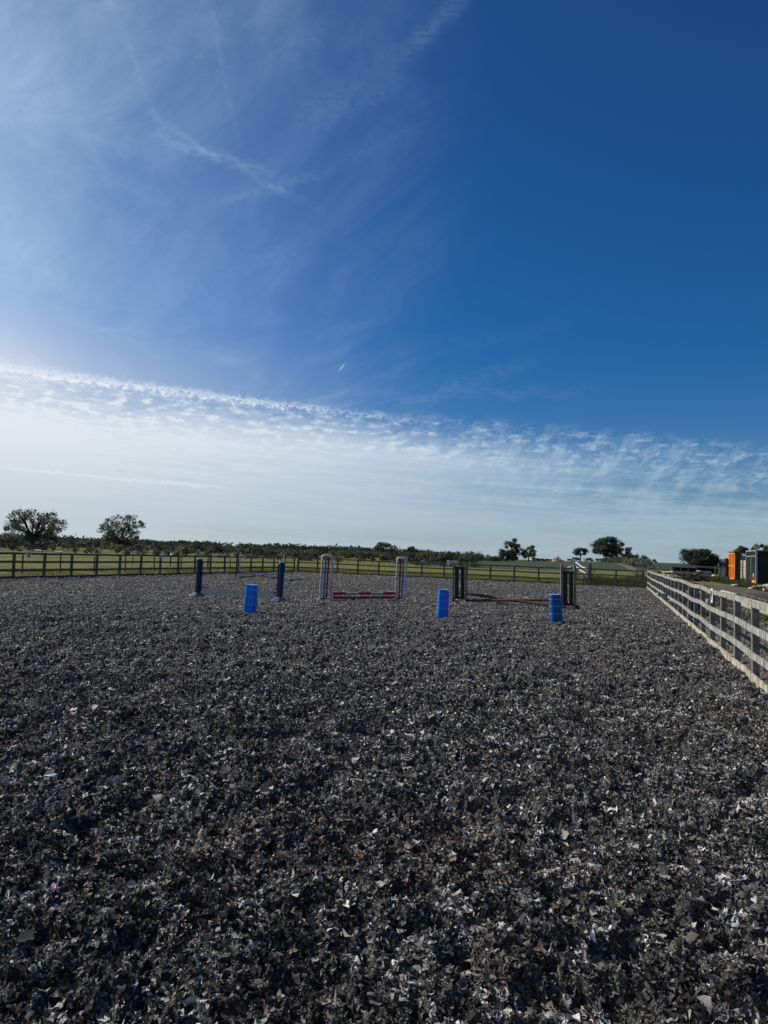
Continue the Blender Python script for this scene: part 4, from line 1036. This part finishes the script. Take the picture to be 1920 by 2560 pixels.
blades('tall_grass', g2, gh, rng.uniform(0.006, 0.02, len(g2)), M['weed'], 'tall weeds and long grass outside the far right corner of the arena', 2)
def yardw(x, y):
    s_ = side_right(x, y); v_ = vnoise(x * 0.55, y * 0.55, 21)
    near = (s_ > 0.15) & (s_ < 4.6) & (v_ > 0.56); far = (s_ > 7.6) & (s_ < 26) & (y > 20) & (vnoise(x * 0.35, y * 0.35, 22) > 0.18) & (np.hypot(x, y) < 105)
    return near | far
g3 = scatter(600000, yardw, 3, 60, 6, 105)
gh = rng.uniform(0.06, 0.34, len(g3)) * np.where(side_right(g3[:, 0], g3[:, 1]) > 7, 1.25, 0.6)
blades('weeds', g3, gh, rng.uniform(0.006, 0.022, len(g3)) * np.where(side_right(g3[:, 0], g3[:, 1]) > 7, 2.4, 1.0), M['weed'], 'rough grass and weeds in patches over the yard', 3)
# small pale rubble on the yard
def rubble():
    r_ = np.random.default_rng(9)
    P = []
    while sum(len(p) for p in P) < 22000:
        x = r_.uniform(4, 26, 20000); y = r_.uniform(7, 60, 20000); s_ = side_right(x, y); k = (s_ > 0.12) & (s_ < 5.4) & (r_.random(len(x)) < np.exp(-y / 18) * 1.4)
        P.append(np.stack([x[k], y[k]], -1))
    P = np.concatenate(P)[:22000]; n = len(P)
    cube = np.array([[-1, -1, -1], [1, -1, -1], [1, 1, -1], [-1, 1, -1], [-.7, -.7, 1], [.7, -.7, 1], [.7, .7, 1], [-.7, .7, 1]])
    sz = 0.010 + 0.085 * r_.beta(1.1, 7, n)
    an = r_.uniform(0, 6.28, n); V = cube[None] * r_.uniform(0.5, 1.3, (n, 8, 3)) * sz[:, None, None] * np.array([1.2, 1, .55])
    c_, s_ = np.cos(an)[:, None], np.sin(an)[:, None]
    X = V[..., 0] * c_ - V[..., 1] * s_; Y = V[..., 0] * s_ + V[..., 1] * c_
    V = np.stack([X + P[:, :1], Y + P[:, 1:], V[..., 2] + H(P[:, 0], P[:, 1])[:, None] + sz[:, None] * .3], -1).reshape(-1, 3)
    q = np.array([[0, 3, 2, 1], [4, 5, 6, 7], [0, 1, 5, 4], [1, 2, 6, 5], [2, 3, 7, 6], [3, 0, 4, 7]])
    F_ = (np.arange(n)[:, None, None] * 8 + q[None]).reshape(-1, 4)
    m = pmat('rubble_stone', (0.26, 0.23, 0.19), 0.9, (0.10, 0.09, 0.08), 3.0, spec=0.04)
    o = npmesh('rubble', V, F_, [m]); tag(o, 'small stones and rubble over the dirt behind the right fence', None, None, 'stuff')
rubble()

# ------------------------------------------------------------------ yard objects
def pipe(pos, d_, length, r, label, seed):
    t = thing('drain_pipe', pos, label, 'pipe', 'grey pipes lying in the yard', rz=math.atan2(d_.y, d_.x))
    b = MB(); n = int(length / 0.10); pts = []; rs_ = []
    for i in range(n + 1): pts.append((length * i / n, 0, r)); rs_.append(r * (1.0 if i % 2 else 0.965))
    b.tube(pts, rs_, 20, caps=False); b.build('shell', M['concrete'], t, smooth_=True)
    b = MB(); b.tube([(0.0, 0, r), (length, 0, r)], r * 0.90, 20, caps=False); b.build('bore', M['black'], t, smooth_=True)
    b = MB()
    for xx in (0, length):
        o = len(b.v)
        for k in range(20):
            a = 2 * math.pi * k / 20; b.v.append((xx, r * .97 * math.cos(a), r + r * .97 * math.sin(a)))
        for k in range(20):
            a = 2 * math.pi * k / 20; b.v.append((xx, r * .89 * math.cos(a), r + r * .89 * math.sin(a)))
        for k in range(20): b.f.append((o + k, o + (k + 1) % 20, o + 20 + (k + 1) % 20, o + 20 + k)); b.m.append(0)
    b.build('end_ring', M['concrete'], t)
pe = G(1846, 1514); pd = (G(1846, 1514) - G(1925, 1543)).normalized()
pipe(pe, -pd, 9.0, 0.215, 'nearer grey drain pipe with its dark open end behind the right fence', 1)
pf = G(1808, 1496)
pipe(G(1842, 1507) , (G(1808, 1496) - G(1842, 1507)).normalized(), 4.6, 0.21, 'further grey drain pipe lying end to end behind the first one', 2)
navy_stand(G(1737, 1556), 'dark blue round stand stored upright behind the middle of the right fence', -1, 0, 1.02, True)
navy_stand(G(1660, 1497), 'pale blue round stand stored behind the far part of the right fence', -1, 0, 0.95, True, True)
# dark lorry body
def basis(a, b):
    d_ = (b - a); return math.atan2(d_.y, d_.x), Vector((d_.x, d_.y, 0)).length
ca = G(1890, 1469); cb = G(1864.5, 1464.5)
rz, Lw = basis(ca, cb); Hh = 3.08
t = thing('lorry_body', ca, 'dark grey box body of a parked horse lorry at the right edge', 'lorry', rz=rz)
# local x runs away along the lit face; local -y is outward normal of the lit face? keep the box on the right (local y negative)
sgn = -1
b = MB(); b.box((Lw / 2, sgn * 1.2, 0.30 + (Hh - 0.30) / 2), (Lw, 2.4, Hh - 0.30)); b.build('body', M['lorry'], t, bevel=0.02)
o_ = -sgn * 0.012
b = MB()
for (x, z, w_, h_) in ((Lw / 2, Hh - 0.04, Lw + .04, 0.09), (Lw / 2, Hh - 0.50, Lw, 0.07), (0.05, Hh / 2 + .15, 0.16, Hh - .3), (Lw - 0.05, Hh / 2 + .15, 0.12, Hh - .3)):
    b.box((x, o_, z), (w_, 0.024, h_))
b.box((-0.012, sgn * 1.2, Hh - 0.03), (0.024, 2.4, 0.08)); b.box((-0.014, sgn * 0.05, Hh / 2 + .15), (0.028, 0.10, Hh - .3))
b.build('trim', M['alu'], t)
b = MB()   # faded emblem: a tall fork shape over a stem
for (x, z, w_, h_) in ((0.50, 2.20, 0.14, 0.5), (0.42, 2.22, 0.10, 0.48), (0.46, 1.85, 0.16, 0.28), (0.46, 1.5, 0.22, 0.42), (0.46, 1.24, 0.5, 0.05)):
    b.box((x * Lw, o_, z), (w_ * Lw * 0.35, 0.02, h_))
for k in range(5): b.box((0.46 * Lw, o_, 1.0 - k * 0.1), (0.28 * Lw, 0.02, 0.03))
b.build('emblem', M['lorry_line'], t)
b = MB(); b.box((0.46 * Lw, o_, 1.17), (0.42 * Lw, 0.05, 0.08)); b.build('handle', M['black'], t)
b = MB(); b.box((0.20 * Lw, o_, 0.75), (0.28 * Lw, 0.03, 0.22)); b.build('tail_lamp', M['red_lamp'], t)
b = MB(); b.box((0.20 * Lw, o_, 0.48), (0.30 * Lw, 0.04, 0.22)); b.build('reflector', M['amber'], t)
b = MB(); b.box((0.22 * Lw, o_, 1.0), (0.10 * Lw, 0.03, 0.28)); b.build('marker_lamp', M['white'], t)
for xx in (0.22, 0.8):
    b = MB(); b.tube([(Lw * xx, sgn * 0.12, 0.38), (Lw * xx, sgn * 0.40, 0.38)], 0.38, 18); b.build('wheel', M['black'], t, smooth_=True)
# orange container
oa = G(1838.5, 1457); t = thing('tipped_container', oa, 'bright orange ribbed steel container standing beside the dark lorry body', 'container', rz=rad(88))
b = MB(); b.box((1.0, -0.27, 1.7), (2.0, 0.50, 2.72)); b.build('body', M['rust'], t)
b = MB(); b.box((1.0, 0.0, 1.7), (2.0, 0.05, 2.68)); b.build('panel', M['rust'], t)  # rust tone darkens the panel, painting in shade between the orange ribs
b = MB()
for x in (0.06, 0.52, 1.0, 1.48, 1.94): b.box((x, 0.065, 1.7), (0.22, 0.09, 2.68))
for z in (0.42, 1.72, 2.98): b.box((1.0, 0.075, z), (2.06, 0.13, 0.16))
b.build('rib', M['orange'], t)
b = MB(); b.box((1.0, -0.25, 3.13), (2.2, 0.75, 0.10), Matrix.Rotation(rad(4), 3, 'X')); b.build('lid', M['rust'], t)
b = MB(); 
for x in (0.15, 1.85):
    for y in (-0.12, -0.42): b.box((x, y, 0.16), (0.14, 0.14, 0.34))
b.build('skid', M['black'], t); t.scale = (0.72, 1, 1)
# pale stacked blocks
sa = AT(1854.5, horizon(1854.5), 84.5); sa.z = Hs(sa.x, sa.y); t = thing('block_rack', sa, 'two tall columns of pale stacked blocks between orange container and lorry body', 'rack', rz=rad(-55)); t.scale = (1.12, 1.12, 1.12)
for k, (x, nb, mt) in enumerate(((-0.1, 8, 0), (0.50, 7, 1))):
    for i in range(nb):
        b = MB(); b.box((x, 0, 0.30 + 0.245 * i + (0.24 if k else 0)), (0.44, 0.4, 0.215), jit=0.012, rnd=rnd); b.build('block', M['bale'], t, bevel=0.02)
b = MB(); b.box((0.50, 0, 0.28), (0.40, 0.4, 0.20)); b.build('bag', M['yellow'], t, bevel=0.03)
b = MB(); b.box((0.22, 0.3, 2.78), (0.95, 0.5, 0.05)); b.build('roof', M['alu'], t)
b = MB(); b.box((0.2, 0.26, 1.3), (1.1, 0.04, 2.6)); b.build('back_board', M['black'], t)
b = MB(); b.box((0.22, 0.05, 0.1), (0.85, 0.6, 0.12)); b.build('pallet', M['rust'], t)
# dark cab behind the orange container
sa = G(1825, 1456); t = thing('machine_cab', sa, 'dark machine cab half hidden behind the left of the orange container', 'machine', rz=rad(12))
b = MB(); b.box((0.0, 0.6, 1.55), (0.3, 0.3, 1.9)); b.build('cab', M['tin'], t, bevel=0.05)
b = MB(); b.box((-0.22, 0.6, 1.85), (0.2, 0.1, 0.34)); b.build('mirror', M['black'], t)
b = MB(); b.tube([(-0.15, 0.4, 0.32), (0.15, 0.4, 0.32)], 0.32, 14); b.build('wheel', M['black'], t)
# cattle crate
sa = G(1802, 1443); t = thing('metal_hopper', sa, 'grey metal hopper with open sloping frame standing left of the orange container', 'hopper', rz=rad(10))
b = MB()
for x in (-0.62, 0.62):
    for y in (-0.45, 0.45): b.box((x, y, 0.85), (0.09, 0.09, 1.7))
for z in (0.12, 1.45):
    for y in (-0.45, 0.45): b.box((0, y, z), (1.15, 0.07, 0.09))
b.build('frame', M['iron'], t)
b = MB()
for x in (-0.30, 0.36): b.box((x, -0.42, 0.80), (0.44, 0.03, 1.25))
b.build('sheet', M['tank'], t)
b = MB()
for x in (-0.62, 0.62): b.beam((x, -0.45, 1.68), (x * 0.72, 0.0, 2.25), 0.07, 0.07)
b.beam((-0.45, 0, 2.25), (0.45, 0, 2.25), 0.07, 0.07); b.box((0, 0.1, 1.85), (0.7, 0.5, 0.4)); b.build('top_frame', M['tin'], t)
# grey tank
sa = G(1763, 1442); t = thing('water_trough', sa, 'grey sheet metal tank with a bright white left end in the yard', 'tank', rz=rad(8))
b = MB(); b.box((0.05, 0.3, 0.42), (1.75, 0.9, 0.84)); b.build('tank', M['tank'], t, bevel=0.02)
b = MB(); b.box((-0.90, 0.20, 0.47), (0.14, 1.0, 0.86)); b.build('end_panel', M['white'], t, bevel=0.01)
# yellow bin
sa = G(1785, 1443); t = thing('yellow_drum', sa, 'small bright yellow plastic bin between the grey tank and the hopper', 'bin')
b = MB(); b.tube([(0, 0, 0), (0, 0, 0.22), (0, 0, 0.30)], [0.40, 0.36, 0.22], 10); b.build('bin', M['yellow'], t)
b = MB(); b.tube([(0, 0, 0.30), (0, 0, 0.42)], [0.18, 0.14], 10); b.build('lid', M['yellow'], t)
# post with white cap and dark T top
sa = G(1752, 1450); t = thing('tap_post', sa, 'dark post with a T shaped top and a white foot just behind the right fence', 'post')
b = MB(); b.tube([(0, 0, 0.12), (0, 0, 0.98)], 0.07, 8); b.box((0, 0, 0.92), (0.6, 0.1, 0.16)); b.build('post', M['black'], t)
b = MB(); b.tube([(-0.1, 0, 0.0), (-0.1, 0, 0.22)], [0.11, 0.06], 10); b.build('foot', M['white'], t)
# long dark open shed
sa = AT(1640, horizon(1640), 150); sb = AT(1748, horizon(1748), 128)
rz, Lw = basis(sa, sb)
t = thing('open_shed', (sa.x, sa.y, 0.0), 'long low dark roofed open shed behind the timber piles', 'shed', rz=rz)
b = MB(); b.box((Lw / 2, 1.5, 1.35), (Lw, 4.2, 0.12), Matrix.Rotation(rad(3), 3, 'X')); b.build('roof', M['tin'], t)
b = MB(); b.box((Lw / 2, 3.2, 0.6), (Lw, 0.1, 1.25)); b.build('wall', M['tin'], t)
for k in range(7):
    b = MB(); b.box((0.1 + (Lw - 0.2) * k / 6, -0.4, 0.6), (0.14, 0.14, 1.3)); b.build('post', M['rust'], t)
# timber heaps
def timber_pile(px0, px1, py, dist, n, seed, label, mats, hmax):
    r_ = random.Random(seed); a = AT(px0, horizon(px0), dist); b2 = AT(px1, horizon(px1), dist * 0.97)
    t = thing('timber_pile', (a.x, a.y, Hs(a.x, a.y)), label, 'timber pile', 'piles of old timber along the yard')
    d_ = b2 - a
    for m_i, mt in enumerate(mats):
        b = MB()
        for i in range(n):
            c_ = d_ * r_.random(); z = r_.random() ** 1.5 * hmax + 0.06; an = math.atan2(d_.y, d_.x) + r_.gauss(0, 0.5); ln = r_.uniform(0.8, 2.6)
            v_ = Vector((math.cos(an), math.sin(an), r_.gauss(0, 0.12))) * ln / 2
            o = Vector((c_.x, c_.y + r_.gauss(0, 0.7), z))
            b.beam(o - v_, o + v_, r_.uniform(0.05, 0.16), r_.uniform(0.04, 0.14))
        b.build('timber', mt, t)
timber_pile(1641, 1682, 0, 74, 32, 1, 'rust brown and pale timber pile just past the fence corner', [M['rust'], M['wood_brown'], M['concrete']], 0.85)
timber_pile(1684, 1750, 0, 80, 55, 2, 'dark timber pile in front of the long low shed', [M['tin'], M['wood_brown'], M['wood_dark']], 0.8)
timber_pile(1700, 1720, 0, 30, 10, 3, 'small stack of pale boards close behind the right fence', [M['wood'], M['wood_dark']], 0.4)
# rocks along the yard road
rk = None
for (px, py, s) in ((1868, 1468, .30), (1900, 1474, .40), (1918, 1475, .5), (1838, 1466, .22), (1930, 1480, .4), (1882, 1473, .22)):
    b = MB(); r_ = random.Random(px)
    n1, n2 = 7, 9
    for i in range(n1 + 1):
        for j in range(n2):
            ph = math.pi * i / n1; th_ = 2 * math.pi * j / n2; k = s * (1 + 0.25 * mnoise.noise(Vector((math.cos(th_) * 2 + px, math.sin(th_) * 2, ph))))
            b.v.append((k * 1.6 * math.sin(ph) * math.cos(th_), k * math.sin(ph) * math.sin(th_), k * 0.55 * math.cos(ph) + k * 0.3))
    for i in range(n1):
        for j in range(n2): b.f.append((i * n2 + j, (i + 1) * n2 + j, (i + 1) * n2 + (j + 1) % n2, i * n2 + (j + 1) % n2)); b.m.append(0)
    o = b.build('rock', M['concrete'], None, G(px, py)); tag(o, {1868: 'pale stone lying under the left end of the lorry body', 1900: 'pale stone just right of the lorry body corner', 1918: 'largest pale stone, at the right edge before the lorry body', 1838: 'small pale stone in front of the orange container', 1930: 'pale stone at the very right edge of the verge', 1882: 'small pale stone in front of the lorry tail lamp'}[px], 'rock', 'pale stones along the verge')
# a few posts outside the far right corner
for (px, hh, dist) in ((1477, 1.45, 66), (1592, 1.15, 68), (1609, 1.25, 72)):
    p = AT(px, horizon(px), dist); b = MB(); b.tube([(0, 0, -0.1), (0.03, 0, hh)], 0.06, 8); o = b.build('wooden_post', M['wood_dark'], None, (p.x, p.y, Hs(p.x, p.y)))
    tag(o, {1477: 'lone wooden post in the grass right of the picket wings', 1592: 'left wooden post in the weeds beyond the fence corner', 1609: 'right wooden post in the weeds beyond the fence corner'}[px], 'post')
